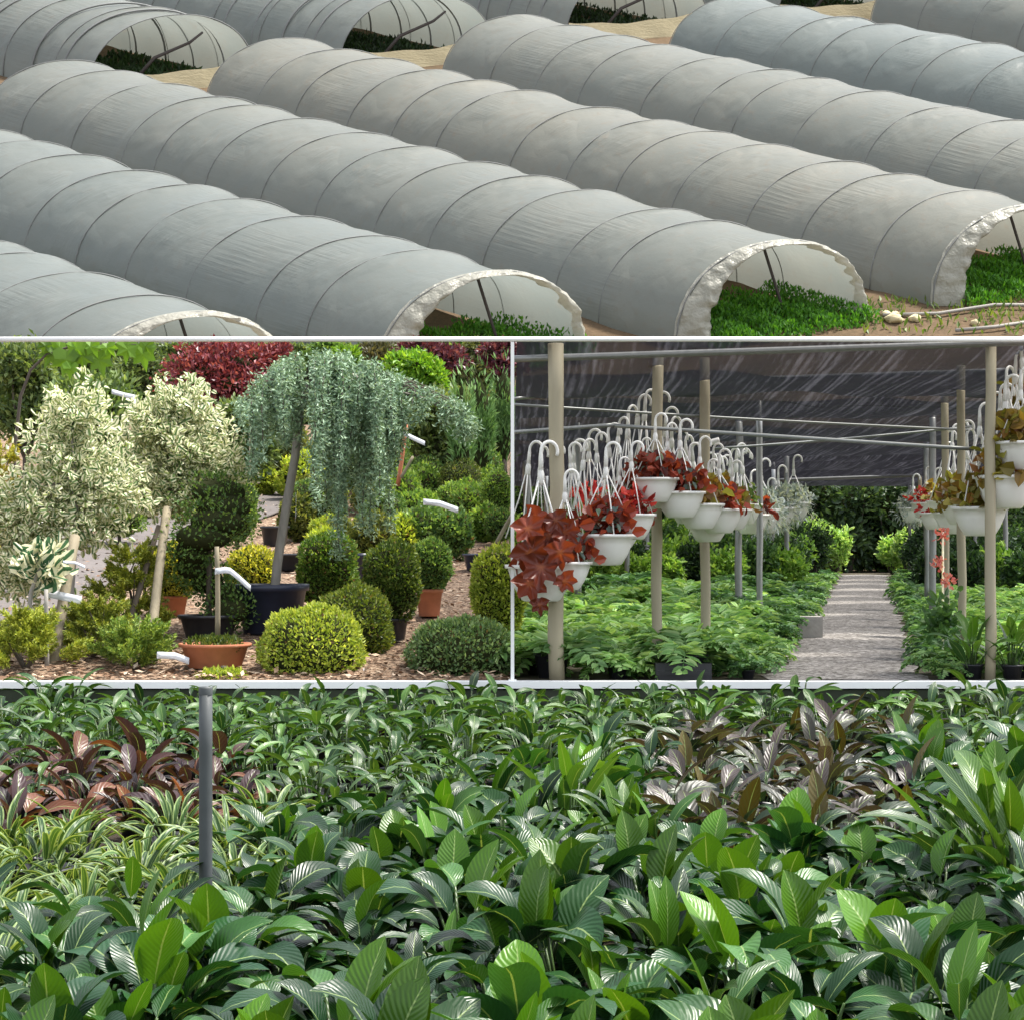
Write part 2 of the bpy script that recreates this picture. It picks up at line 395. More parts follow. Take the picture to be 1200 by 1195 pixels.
def tunnel(label, near, far, seed, mouth='flap', bay=2.65, tint=.3):
    global TH, TB
    k0 = 1.12 if mouth == 'open' else 1.0; TH, TB = TH0 * k0, TB0 * k0
    A, B = tun_pt(*near), tun_pt(*far)
    ax = B - A; ln = np.linalg.norm(ax); ax /= ln
    nb = max(2, int(round(ln / bay)))
    t = thing('polytunnel', label, 'polytunnel', A, 'polytunnels on the hillside')
    r = np.random.default_rng(seed)
    offs = [0.0] + [(i + r.uniform(-.22, .22)) * ln / nb for i in range(1, nb)] + [ln]
    mb = MB(); sub = 7; nt = 34
    rows, uv = [], []
    for i in range(nb):
        amp = r.choice([.016, .028, .042, .055])
        for k in range(sub if i < nb - 1 else sub + 1):
            fr = k / sub; s = offs[i] + (offs[i + 1] - offs[i]) * fr
            sag = amp * math.sin(math.pi * fr) ** .8
            for j, th in enumerate(L(0, math.pi, nt)):
                q = 1 - sag * (.35 + .65 * math.sin(th)) + .005 * vnoise(s * 2, th * 4, seed) + .006 * math.sin(s * 1.1 + seed) * math.sin(th * 2 + s * .5)
                rows.append(ax * s + arc(th, q)); uv.append((s / 12, th / math.pi))
    mb.grid(rows, len(rows) // nt, nt, uv)
    fo = obj('film_cover', mb, M['film'], t); fo.color = (tint, r.uniform(0, 1), 0, 1)
    for i, s in enumerate(offs): link('hoop', HOOP, t, ax * (s + (.02 if i == 0 else 0))).scale = (k0,) * 3
    # far end sheet
    eb = MB(); ring = [ax * (ln - .03) + arc(th, .985) for th in L(0, math.pi, 20)]
    eb.add([ax * (ln + .12) + np.array([0, 0, .8])] + ring, [(0, i, i + 1) for i in range(1, 20)])
    obj('end_sheet', eb, M['film'], t)
    if mouth == 'flap':
        fb = MB(); rows = []; nn = 120; nr = 10
        wob = [np.convolve(r.normal(0, 1, nn + 12), np.hanning(7) / 3.5, 'same')[6:-6] for _ in range(3)]
        for j, th in enumerate(L(0, math.pi, nn)):
            wd = .035 + .27 * (abs(math.cos(th)) ** 1.5) * (1.0 if th < math.pi / 2 else .35)
            for k in range(nr):
                f = k / (nr - 1)
                cr = (.020 * wob[0][j] * math.cos(f * 3) + .022 * wob[1][j] * f + .014 * wob[2][j] * math.sin(f * 5)) * min(1, f * 2) + .010 * vnoise(th * 9, f * 5, seed)
                q = 1.012 - wd * f + cr * .5
                rows.append(arc(th, q) - ax * (.45 * math.sin(f * math.pi * .8) + cr * 4.5) + ax * .1)
        fb.grid(rows, nn, nr); obj('end_flap', fb, M['film_white'], t)
        # inside posts
        pb = MB(); q0 = arc(math.pi * .27, .93); q1 = arc(.30 * math.pi, .93)
        pb.tube([ax * 1.0 + np.array([q0[0], q0[1], HILL * q0[1]]), ax * 1.0 + q0 * np.array([1, 1, .95])], .07, 8)
        obj('door_post', pb, M['hoop_dark'], t)
        pb = MB(); q0 = arc(math.pi * .60, .9)
        pb.tube([ax * 1.5 + np.array([q0[0] * 1.8, q0[1] * 1.8, HILL * q0[1] * 1.8]), ax * 1.5 + q0 * .98], .05, 8)
        obj('door_post', pb, M['hoop_dark'], t)
    else:
        for s in (1.9, 3.9, 5.8, 7.8): link('inner_hoop', HOOP_IN, t, ax * s).scale = (k0,) * 3
        # low beige barrier across the mouth
        bb = MB(); rows = []
        for i, k in enumerate(L(-.99, .99, 26)):
            b = TB * k; z0 = HILL * b[1]
            for j in range(6):
                h = j / 5 * (1.75 + .04 * math.sin(k * 9 + seed) - .30 * (1 - k * k)) - .55
                rows.append(np.array([b[0], b[1], z0 + h - .1]) - ax * (.14 + .05 * math.sin(k * 14 + j) * (1 - j / 6)))
        bb.grid(rows, 26, 6); obj('end_barrier', bb, M['beige_sheet'], t)
        pb = MB(); b0 = TB * -.35
        pb.tube([ax * .6 + b0 + np.array([0, 0, .2]), ax * .55 + TB * -.12 + UP * 1.25, ax * .4 + TB * .28 + UP * 2.05, ax * .3 + TB * .42 + UP * 2.55], [.09, .075, .065, .05], 8)
        obj('door_prop', pb, M['hoop_dark'], t)
    return A, ax, ln
def crop(A, ax, name, label, colA, colB, n, depth, span, L0, seed, up=1.0, start=.3):
    """leafy growth standing inside a tunnel mouth"""
    r = np.random.default_rng(seed); mb = MB()
    s = r.uniform(-start, depth, n); k = r.uniform(span[0], span[1], n)
    h = np.abs(np.sin(k * 7 + seed)) * .2 * up
    p = A + np.outer(s, ax) + np.outer(k, TB); p[:, 2] = p[:, 2] - 0 + HILL * (np.outer(k, TB)[:, 1]) + h * r.uniform(0, 1.6, n)
    d = r.normal(0, .5, (n, 3)); d[:, 2] = np.abs(d[:, 2]) + .75
    nr = r.normal(0, 1, (n, 3))
    f = r.uniform(0, 1, (n, 1)); c = np.array(colA) * (1 - f) + np.array(colB) * f
    mb.leaves(p, d, nr, r.uniform(.6, 1.3, n) * L0, r.uniform(.35, .6, n) * L0, c)
    o = obj(name, mb, M['fern']); tag(o, label, 'crop', None, 'stuff')
T = [
 ('grey polytunnel cut off by the bottom left corner of the hillside view', (212, 369), (-230, 222), 'flap'),
 ('polytunnel second up from the lower left, white mouth with short grass inside', (566, 321), (-190, 110), 'flap'),
 ('long polytunnel across the middle of the hillside with wide grassy mouth and torn white flap', (905, 285), (72, 73), 'flap'),
 ('long polytunnel whose white mouth opens at the right beside bare brown soil', (1196, 243), (330, 47), 'flap'),
 ('long polytunnel fourth along the hillside running off the right edge', (1390, 191), (600, 20), 'flap'),
 ('bluish polytunnel near the top right above the fourth long tunnel', (1500, 120), (858, -1), 'flap'),
 ('polytunnel filling the top right corner beside a beige barrier', (1560, 40), (1090, -40), 'flap'),
 ('upper polytunnel at top left with open ribbed end, dark crop and beige barrier', (203, 20), (-120, -50), 'open'),
 ('upper polytunnel at top centre with round open end and leaning dark prop', (490, -4), (90, -83), 'open'),
 ('upper polytunnel right of top centre with barrier and little of its end showing', (748, -34), (380, -102), 'open'),
 ('upper polytunnel at top right showing only its crumpled beige barrier', (990, -52), (640, -117), 'open'),
]
for i, (lab, nr_, fr_, mo) in enumerate(T):
    A, ax, ln = tunnel(lab, nr_, fr_, 11 + i * 3, mo, tint=(.9, .8, .45, .05, .3, 1.0, .5, .6, .7, .5, .5)[i])
    if mo == 'open':
        crop(A, ax, 'crop_plants', 'dark leafy crop rows inside the upper tunnel at %s' % ('top left', 'top centre', 'right of top centre', 'top right')[i - 7], (.012, .03, .01), (.035, .075, .02), 2200, 7.0, (-.85, .75), .30, i, 1.0, -1.3)
    elif i in (1, 2, 3):
        crop(A, ax, 'grass', ('short green grass inside the lower left tunnel mouth', 'thick green weeds inside the middle tunnel mouth', 'green weeds and grass inside the right tunnel mouth')[i - 1], (.03, .13, .008), (.11, .30, .02), 9000, 3.2, (-.80, .95), .17, i, 1.8, .9)
# clods, pipes and weeds on the bare soil at lower right of the hillside
def hill_at(x, y):
    Y = (6.2 - HILL * 70) / ((HZ - y) / F - HILL); return np.array([(x - 600) / F * Y, Y, hill_z(Y)])
for pts, lab in (([(1035, 374), (1100, 372), (1165, 362), (1230, 362)], 'thin grey water pipe lying on brown soil below the right tunnel'),
                 ([(1120, 392), (1165, 388), (1230, 378)], 'short dark water pipe lying at the lower edge of brown soil')):
    mb = MB(); mb.tube([hill_at(*p) + np.array([0, 0, .12]) for p in pts], .06, 7); tag(obj('water_pipe', mb, M['bark']), lab, 'pipe')
for x, y, s, lab in ((1048, 378, .32, 'pale broken clod lying upright on brown soil'), (1038, 371, .2, 'small pale clod beside tunnel foot'), (1072, 376, .22, 'flat pale clod on brown soil near the pipe'), (1143, 380, .16, 'small brown clod below the water pipe')):
    mb = MB(); r = np.random.default_rng(int(x)); pr = [(0.01, -.1), (s * .9, -.02), (s, s * .35), (s * .6, s * .75), (.01, s * .9)]
    mb.lathe(pr, 9); mb.v[0] += r.normal(0, s * .13, mb.v[0].shape)
    tag(obj('soil_clod', mb, M['beige_sheet'], None, hill_at(x, y)), lab, 'clod')
gmb = MB(); r = np.random.default_rng(5); pp = []
for _ in range(380):
    x, y = r.uniform(1010, 1200), r.uniform(352, 394)
    if r.uniform() < .55 and 1020 < x < 1140 and y > 366: continue
    pp.append(hill_at(x, y))
pp = np.array(pp); n = len(pp); d = r.normal(0, .5, (n, 3)); d[:, 2] = 1
f = r.uniform(0, 1, (n, 1)); c = np.array((.05, .12, .015)) * (1 - f) + np.array((.2, .26, .05)) * f
gmb.leaves(pp, d, r.normal(0, 1, (n, 3)), r.uniform(.15, .4, n), r.uniform(.06, .14, n), c)
tag(obj('weeds', gmb, M['fern']), 'sparse green weeds on the brown soil below the right tunnels', 'weeds', None, 'stuff')

# ------------------------------------------------------------------ foliage shapes
def lerpc(r, n, *cols):
    cols = np.array(cols); f = r.uniform(0, len(cols) - 1.001, n); i = f.astype(int); f = (f - i)[:, None]
    return (cols[i] * (1 - f) + cols[i + 1] * f) * r.uniform(.8, 1.2, (n, 1))
def blob(mb, c, rad, p, n, Lf, Wf, cols, r, depth=.14, lump=.05, up=.35, oval=False, core=None, mi=0, loose=.5, fold=.2):
    u = r.normal(0, 1, (n, 3)); u /= np.linalg.norm(u, axis=1)[:, None]
    a = np.array(rad)
    rr = (np.abs(u / a) ** p).sum(1) ** (-1 / p)
    lm = 1 + lump * (np.sin(u[:, 0] * 5 + 1) * np.sin(u[:, 1] * 6 + 2) + np.sin(u[:, 2] * 7 + u[:, 0] * 4)) 
    dp = 1 - depth * r.uniform(0, 1, n) ** 1.5
    pos = u * (rr * lm * dp)[:, None]
    nr = np.sign(u) * np.abs(pos / a) ** (p - 1) / a; nr /= (np.linalg.norm(nr, axis=1)[:, None] + 1e-9)
    d = nr * .7 + r.normal(0, loose, (n, 3)); d[:, 2] += up
    ln = nr + r.normal(0, .55, (n, 3))
    mb.leaves(pos + np.array(c), d, ln, r.uniform(.7, 1.3, n) * Lf, r.uniform(.7, 1.3, n) * Wf, lerpc(r, n, *cols), oval, fold, mi)
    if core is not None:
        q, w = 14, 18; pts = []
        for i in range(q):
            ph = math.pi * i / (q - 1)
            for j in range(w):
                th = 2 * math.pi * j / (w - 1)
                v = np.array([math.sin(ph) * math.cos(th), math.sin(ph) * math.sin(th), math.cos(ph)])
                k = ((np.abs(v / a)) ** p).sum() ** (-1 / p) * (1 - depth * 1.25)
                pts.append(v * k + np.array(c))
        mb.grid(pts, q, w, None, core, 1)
def limb(mb, p0, p1, r0, r1, r, bend=.08, n=7):
    p0, p1 = np.array(p0, float), np.array(p1, float); k = L(0, 1, n)[:, None]
    b = r.normal(0, bend * np.linalg.norm(p1 - p0), 3)
    pts = p0 + (p1 - p0) * k + b * np.sin(k * math.pi)
    mb.tube(pts, L(r0, r1, n), 8)

GOLD = [(0.135, 0.176, 0.016), (0.324, 0.351, 0.034), (0.540, 0.513, 0.081)]
BOX = [(0.054, 0.115, 0.022), (0.121, 0.230, 0.041), (0.243, 0.351, 0.068)]
BOXD = [(0.034, 0.081, 0.024), (0.081, 0.162, 0.041), (0.176, 0.270, 0.068)]
YEL = [(0.149, 0.230, 0.027), (0.297, 0.392, 0.041), (0.499, 0.567, 0.095)]

def pot(parent, R, H, mat, soil=True, lip=.012, z=0.0):
    mb = MB(); mb.lathe([(.01, 0), (R * .74, 0), (R * .78, .01), (R * .97, H * .86), (R * 1.06, H * .87), (R * 1.07, H), (R * 1.0, H), (R * .95, H * .85), (R * .9, H * .8)], 30, (0, 0, z))
    o = obj('pot', mb, mat, parent)
    if soil:
        sb = MB(); sb.lathe([(.001, H * .86), (R * .5, H * .87), (R * .96, H * .85)], 24, (0, 0, z)); obj('potting_soil', sb, M['soil'], o)
    return o

def topiary(label, cx, top, bot, hw, y=None, Y=None, p=2.3, cols=BOX, n=3600, leaf=.028, potmat=None, poth=0, seed=1, kind='ball', name='clipped_shrub', lump=.045):
    """clipped shrub from its outline in the photo: centre, top, bottom, half width"""
    if Y is None: X, Y, Z = at(cx, bot if y is None else y)
    else: X = (cx - 600) / F * Y; Z = gz(X, Y)
    s = Y / F; r = np.random.default_rng(seed); n = int(n * 1.8)
    zt = (HZ - top) * s; zb = max((HZ - bot) * s, Z - .12 if potmat is None else (HZ - bot) * s)
    t = thing(name, label, 'shrub', (X, Y, Z), 'clipped shrubs of the garden')
    if potmat is not None:
        hh = poth * s; pr = hw * s * .62
        pot(t, pr, hh, potmat)
    mb = MB(); c = (0, 0, (zt + zb) / 2 - Z); hz = (zt - zb) / 2
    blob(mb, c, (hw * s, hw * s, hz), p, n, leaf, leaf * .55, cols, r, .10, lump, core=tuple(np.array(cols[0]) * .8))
    blob(mb, c, (hw * s * 1.04, hw * s * 1.04, hz * 1.04), p, n // 14, leaf * 1.25, leaf * .6, [cols[1], cols[2], tuple(np.array(cols[2]) * 1.2)], r, .03, lump, up=.7)
    blob(mb, c, (hw * s, hw * s, hz), p, n // 40, leaf, leaf * .55, [(.12, .07, .03), (.2, .13, .05)], r, .08, lump)
    obj('foliage', mb, M['leaf'], t)
    sb = MB(); sb.tube([(0, 0, .02), (0, 0, max(.06, zb - Z + .1))], .018, 7); obj('stem', sb, M['bark_dark'], t)
    return t

# front row of clipped shrubs
topiary('large yellow-green clipped ball at the front beside the blue-black pot', 366, 713, 806, 59, Y=14.55, cols=YEL, n=4200, seed=2)
topiary('mid-green clipped ball standing behind the large yellow-green front ball', 414, 689, 786, 44, Y=15.3, cols=[(.04, .08, .012), (.10, .15, .02), (.2, .24, .04)], n=3600, seed=3)
topiary('low wide dark green clipped dome in the front right corner of the garden', 541, 727, 812, 61, Y=14.6, cols=[(.05, .10, .035), (.11, .20, .07), (.23, .33, .14)], n=4200, seed=4)
topiary('yellow-green clipped column half hidden by the slim white post', 585, 642, 738, 30, Y=15.6, p=3, cols=YEL, n=3200, seed=5)
topiary('clipped green column left of the terracotta-potted ball, in black pot', 459, 636, 726, 31, y=752, p=2.8, cols=[(.03, .07, .012), (.08, .14, .02), (.17, .22, .04)], n=3200, potmat=M['plastic_black'], poth=28, seed=6)
topiary('dark green clipped ball in a terracotta pot', 503, 634, 692, 25, y=722, cols=BOXD, n=2400, potmat=M['terracotta'], poth=32, seed=7)
topiary('bright green clipped block beneath the weeping cedar', 384, 627, 712, 32, y=716, p=3.4, cols=[(.03, .08, .012), (.07, .16, .02), (.15, .22, .04)], n=3000, seed=8)
topiary('golden clipped ball left of the cedar trunk', 296, 642, 702, 29, y=716, cols=GOLD, n=2400, potmat=M['terracotta'], poth=20, seed=9, leaf=.026)
topiary('golden ball shrub in terracotta pot behind the tree stakes', 203, 636, 702, 27, y=722, cols=GOLD, n=2400, potmat=M['terracotta'], poth=24, seed=10, leaf=.026)
topiary('round dark clipped ball on the slope right of the cedar', 497, 536, 578, 24, y=586, cols=BOXD, n=1600, seed=11, leaf=.03)
topiary('olive clipped ball at the right above the white paper tag', 561, 498, 545, 30, y=560, cols=[(.03, .06, .012), (.10, .13, .02), (.2, .21, .04)], n=1800, seed=12, leaf=.032)
topiary('dark low clipped mound behind the white paper tag', 500, 598, 632, 30, y=640, cols=BOXD, n=1800, seed=13, p=2.8)
topiary('clipped green column touching the cedar curtain on the right', 452, 578, 634, 24, y=640, cols=BOXD, n=1800, seed=14, p=2.6)
topiary('round green shrub in black pot by the slim white post, upper row', 582, 552, 608, 16, y=628, cols=BOX, n=1500, seed=15, potmat=M['plastic_black'], poth=22)
topiary('bronze-tipped bush above the upper row near the white post', 588, 456, 500, 20, y=520, cols=[(.04, .06, .012), (.12, .12, .03), (.2, .17, .06)], n=1500, seed=16, leaf=.04)
topiary('small clipped bush between cedar and dark ball', 530, 568, 606, 18, y=612, cols=BOX, n=1300, seed=17)
topiary('pale green dome bush above the dark clipped ball', 512, 500, 542, 26, y=560, cols=[(.05, .08, .02), (.12, .16, .04), (.22, .24, .07)], n=1500, seed=18, leaf=.035)
topiary('dark rounded shrub behind the cedar trunk', 372, 560, 624, 32, y=632, cols=BOXD, n=2000, seed=19, lump=.06)
topiary('yellow-green shrub glimpsed under the left of the cedar', 305, 500, 548, 20, y=566, cols=YEL, n=1200, seed=20, leaf=.04)
topiary('loose green shrub behind the spiral shrub', 278, 560, 640, 22, y=660, cols=BOX, n=1600, seed=21, lump=.08)
topiary('potted dark shrub beside the empty black pot', 585, 598, 632, 16, y=640, cols=BOXD, n=1200, seed=22)
topiary('broad green bush between the two variegated crowns', 140, 590, 626, 30, y=640, cols=BOX, n=1600, seed=23, lump=.08)
topiary('olive bush on the slope right of the stake bundle', 540, 540, 590, 24, y=600, cols=[(.03, .06, .012), (.08, .12, .02), (.16, .19, .04)], n=1500, seed=24, lump=.06)
topiary('dark bush filling the space beyond the cedar curtain', 440, 500, 580, 40, y=598, cols=BOXD, n=2000, seed=25, lump=.09, leaf=.04)

# spiral topiary in black pot
X, Y, Z = at(245, 748); s = Y / F; r = np.random.default_rng(31)
t = thing('spiral_topiary', 'dark green spiral topiary in a black pot behind the thin stake', 'shrub', (X, Y, Z))
pot(t, .21, .17, M['plastic_black'])
mb = MB()
for k in range(9):
    a = k * .9; f = k / 8
    blob(mb, (.16 * math.cos(a) * (1 - f * .4), .16 * math.sin(a) * (1 - f * .4), .20 + f * .84), (.19 + .12 * (f > .6), .17 + .10 * (f > .6), .15), 2.2, 520, .032, .018, [(.04, .09, .025), (.09, .18, .04), (.19, .29, .07)], r, .3, .1, core=(.012, .03, .01))
obj('foliage', mb, M['leaf'], t)
sb = MB(); sb.tube([(0, 0, .1), (0, 0, 1.0)], .022, 7); obj('stem', sb, M['bark_dark'], t)

# wide terracotta pot in the front
X = (252 - 600) / F * 14.6; Z = gz(X, 14.6); r = np.random.default_rng(33)
t = thing('planted_bowl', 'wide terracotta pot of low green plants at the front edge', 'planter', (X, 14.6, Z))
pot(t, .225, .16, M['terracotta'])
mb = MB(); 
for k in range(7):
    a = k * 2.4; rr = .045 * k ** .6
    blob(mb, (rr * math.cos(a) * 1.2, rr * math.sin(a) * 1.2 - .02, .15), (.07, .07, .045), 2, 260, .03, .012, [(.03, .07, .01), (.09, .14, .02), (.18, .22, .04)], r, .4, .1, up=.8)
obj('foliage', mb, M['leaf'], t)
topiary('small yellow-green cushion shrub in front of the wide terracotta pot', 262, 786, 812, 34, Y=14.3, cols=YEL, n=1500, seed=34)

# golden feathery conifers
def feathery(label, cx, top, bot, hw, Y, cols, n, seed, name='golden_conifer'):
    X = (cx - 600) / F * Y; Z = gz(X, Y); s = Y / F; r = np.random.default_rng(seed)
    t = thing(name, label, 'shrub', (X, Y, Z), 'feathery golden conifers')
    h = (HZ - top) * s - Z; mb = MB()
    W_ = hw * s
    for q in range(26):
        a = q * 2.4 + seed; f = (q + .5) / 26; z = h * (.12 + .78 * f) * r.uniform(.8, 1.05); rr = W_ * (1 - f * .8) * r.uniform(.35, .95)
        c = np.array([rr * math.cos(a), rr * math.sin(a), z])
        for w2 in range(5):
            dv = np.array([math.cos(a + r.normal(0, .7)), math.sin(a + r.normal(0, .7)), r.uniform(.2, 1.1)]); dv /= np.linalg.norm(dv)
            m = n // 60; tt = r.uniform(0, 1, m); p = c + np.outer(tt * r.uniform(.10, .2), dv) + r.normal(0, .012, (m, 3)) * (1.2 - tt)[:, None]
            d = dv + r.normal(0, .55, (m, 3))
            mb.leaves(p, d, r.normal(0, 1, (m, 3)), r.uniform(.018, .042, m), r.uniform(.006, .012, m), lerpc(r, m, *cols) * r.uniform(.8, 1.25))
    obj('foliage', mb, M['needle'], t)
    sb = MB()
    for q in range(7):
        b = q * .9 + seed; limb(sb, (0, 0, 0), (math.cos(b) * hw * s * .5, math.sin(b) * hw * s * .5, h * (.5 + .06 * q)), .014, .004, r)
    obj('stem', sb, M['bark_dark'], t)
feathery('tall golden feathery conifer between the two tree stakes', 152, 636, 775, 52, 15.9, [(.09, .13, .015), (.22, .27, .03), (.42, .42, .05)], 9000, 41)
feathery('low golden feathery conifer in the front left corner', 30, 718, 812, 62, 14.5, [(.11, .16, .015), (.26, .31, .03), (.44, .45, .06)], 9000, 42)
feathery('small green feathery conifer at the foot of the stake bundle', 160, 735, 806, 44, 14.6, [(.06, .12, .015), (.14, .22, .03), (.3, .36, .05)], 7000, 43)
feathery('low golden conifer spilling over bark chips left of centre', 112, 700, 800, 40, 15.0, [(.09, .14, .015), (.21, .26, .03), (.38, .38, .05)], 7000, 44)
feathery('yellow shrub peeping in at the far left edge', 2, 500, 640, 28, 18.5, [(.16, .18, .01), (.34, .32, .02), (.5, .45, .03)], 6000, 45)

# variegated standards
def varieg(label, blobs, Y, trunk, seed, leafL, n, foot):
    r = np.random.default_rng(seed); s = Y / F
    X = (foot[0] - 600) / F * Y; Z = gz(X, Y); o = np.array([X, Y, Z])
    t = thing('variegated_tree', label, 'tree', (X, Y, Z), 'variegated standard trees')
    mb = MB()
    for (bx, by, rx, ry, w_) in blobs:
        c = np.array(P(bx, by, Y)) - o + np.array([0, r.uniform(-.12, .12), 0])
        k = int(n * w_ * .85)
        blob(mb, c, (rx * s, rx * s * .75, ry * s), 2.0, k, leafL, leafL * .72, [(.09, .17, .06), (.2, .31, .11), (.42, .46, .18)], r, .6, .3, up=.1, oval=True, loose=.8)
    obj('crown', mb, M['varieg'], t)
    sb = MB(); pts = [np.array(P(a, b, Y)) - o for a, b in trunk]
    sb.tube(pts, L(.034, .02, len(pts)), 9)
    for (bx, by, rx, ry, w_) in blobs[:5]:
        limb(sb, pts[-1], np.array(P(bx, by, Y)) - o, .016, .005, r)
    obj('trunk', sb, M['bark'], t)
    return t
varieg('big cream variegated tree at the left edge with sprawling low branches', [(85, 555, 66, 60, .26), (45, 600, 55, 50, .16), (85, 490, 40, 38, .14), (130, 575, 40, 42, .12), (20, 665, 52, 42, .17), (-5, 600, 40, 70, .12), (95, 620, 50, 22, .07)], 15.5, [(72, 812), (80, 720), (88, 620), (88, 560)], 51, .054, 7600, (72, 812))
varieg('round-headed cream variegated standard tree right of the sprawling one', [(212, 530, 62, 52, .34), (180, 500, 40, 40, .16), (245, 545, 44, 42, .17), (205, 580, 52, 28, .15), (215, 478, 40, 26, .12), (172, 560, 26, 34, .06)], 16.3, [(176, 800), (184, 700), (192, 610), (205, 545)], 52, .052, 7600, (176, 800))
# clump of big variegated leaves at lower left
mb = MB(); r = np.random.default_rng(53)
blob(mb, (0, 0, 0), (.17, .12, .12), 2, 130, .11, .085, [(.04, .12, .05), (.08, .18, .08)], r, .6, .1, oval=True, loose=.6)
c = P(50, 662, 14.9)
t = thing('ivy_bush', 'bush of big green leaves with cream margins below the left variegated tree', 'shrub', (c[0], c[1], gz(c[0], c[1])))
mb.v[0] += np.array([0, 0, c[2] - gz(c[0], c[1])]); obj('foliage', mb, M['varieg'], t)
sb = MB(); limb(sb, (0, 0, 0), (0, 0, c[2] - gz(c[0], c[1])), .02, .012, r); obj('stem', sb, M['bark'], t)

# stakes
def stake(name, label, p0, p1, Y0, Y1, rad, mat, grp='wooden tree stakes'):
    a, b = np.array(P(*p0, Y0)), np.array(P(*p1, Y1)); mb = MB(); r = np.random.default_rng(int(p0[0]))
    limb(mb, a, b, rad, rad * .85, r, .008, 6); o = obj(name, mb, mat); tag(o, label, 'stake', grp)
stake('tree_stake', 'thick leaning wooden stake under the left variegated tree', (60, 806), (88, 628), 14.7, 15.2, .042, M['stake'])
stake('tree_stake', 'tall pale wooden stake against the round-headed variegated tree', (172, 806), (196, 596), 14.9, 15.9, .036, M['stake'])
stake('tree_stake', 'dark thin stake crossing behind the pale stake', (150, 735), (186, 616), 15.6, 16.0, .022, M['stake_dark'])
stake('tree_stake', 'thin upright stake with paper tag in front of the spiral topiary', (255, 748), (254, 640), 14.62, 14.62, .018, M['stake'])
stake('tree_stake', 'slim grey stake at the left beside the thick one', (55, 790), (54, 690), 14.6, 14.6, .016, M['bark'])
stake('tree_stake', 'leaning bare stem tied beside the cedar curtain', (466, 570), (476, 498), 22, 22, .022, M['terracotta'])
stake('tree_stake', 'pale branch leaning by the cedar curtain', (470, 560), (484, 535), 21.8, 21.8, .016, M['stake'])
stake('tree_stake', 'pale leaning stake at the right by the empty pot', (580, 640), (602, 600), 17.6, 17.6, .018, M['stake'])

# paper tags
def ptag(label, pts, Y, w=9, name='plant_tag'):
    w *= .8
    mb = MB(); rows = []; n = 9; P0 = np.array([P(x, y, Y) for x, y in pts])
    k = L(0, len(pts) - 1, n)
    for q in k:
        i = min(int(q), len(pts) - 2); c = P0[i] + (P0[i + 1] - P0[i]) * (q - i)
        h = w * Y / F / 2
        rows += [c + np.array([0, .012 * math.sin(q * 2), h]), c + np.array([0, .012 * math.sin(q * 2) - .01, -h])]
    mb.grid(rows, n, 2)
    o = obj(name, mb, M['paper']); sm = o.modifiers.new('thickness', 'SOLIDIFY'); sm.thickness = .002
    tag(o, label, 'tag', 'white plant tags')
ptag('curled white paper tag on the thin stake by the spiral topiary', [(252, 669), (268, 667), (282, 678), (294, 689)], 14.58, 9)
ptag('bluish white tag low at the foot of the stake bundle', [(184, 767), (205, 768), (222, 774)], 14.4, 10)
ptag('white tag by the dark clipped mound right of the cedar', [(496, 588), (515, 590), (537, 598)], 19, 9)
ptag('white oblong tag below the stake top right of the cedar', [(473, 508), (485, 514), (498, 520)], 21.5, 7)
ptag('white tag standing above the cedar curtain edge', [(473, 482), (475, 490), (476, 498)], 21.4, 10)
ptag('long white tag between the variegated crowns at the top', [(131, 459), (145, 463), (159, 466)], 18, 7)
ptag('pair of pale tags by the slim stake at far left', [(52, 694), (72, 698), (96, 703)], 14.9, 12)
ptag('thin white label hanging from the thick stake', [(74, 658), (88, 659), (100, 664)], 14.75, 4)
ptag('small white tag stuck in the golden conifer', [(128, 724), (130, 730), (132, 736)], 15.2, 6)
ptag('white tag at the foot of the front yellow-green ball', [(426, 786), (432, 790), (437, 795)], 14.4, 9)
ptag('cream tag hanging on the cedar trunk', [(347, 583), (347, 595), (346, 606)], 16.6, 15)
mb = MB(); c = P(293, 487, 24); mb.box((0, 0, 0), (.09, .04, .09)); mb.lathe([(.01, .045), (.03, .045), (.03, .1), (.01, .1)], 10)
o = obj('spray_bottle', mb, M['turquoise'], None, c); 
tag(o, 'small turquoise marker cap on a cane left of the cedar', 'marker')
st = MB(); st.tube([(0, 0, -.045), (0, 0, gz(c[0], 24) - c[2])], .012, 6); obj('cane', st, M['stake'], o); o.name = 'marker_cap'

# weeping blue cedar
X, Y, Z = at(318, 742); r = np.random.default_rng(61); s = Y / F
t = thing('weeping_cedar', 'weeping blue-green cedar with drooping curtains of needles in a blue-black pot', 'tree', (X, Y, Z))
O = np.array([X, Y, Z])
pot(t, .26, .36, M['plastic_blue'])
sb = MB(); tp = [np.array(P(x, y, Y)) - O for x, y in ((318, 735), (325, 660), (336, 590), (346, 535), (352, 480), (366, 440), (395, 432), (430, 450), (470, 462), (505, 470), (528, 486))]
sb.tube(tp, [.036, .035, .034, .032, .03, .028, .026, .023, .02, .015, .010], 10)
obj('trunk', sb, M['bark'], t)
mb = MB(); cb = MB()
def arch(x):
    xs = [288, 305, 330, 360, 395, 430, 470, 505, 530, 548]; ys = [476, 448, 428, 418, 420, 428, 445, 455, 470, 492]
    return np.interp(x, xs, ys)
def low(x):
    xs = [288, 300, 318, 335, 355, 380, 410, 440, 470, 500, 530, 548]; ys = [520, 575, 565, 520, 575, 640, 655, 640, 520, 500, 505, 520]
    return np.interp(x, xs, ys)
P_, D_, Cc = [], [], []
cen = np.concatenate([r.uniform(288, 546, 22), r.uniform(300, 450, 14)])
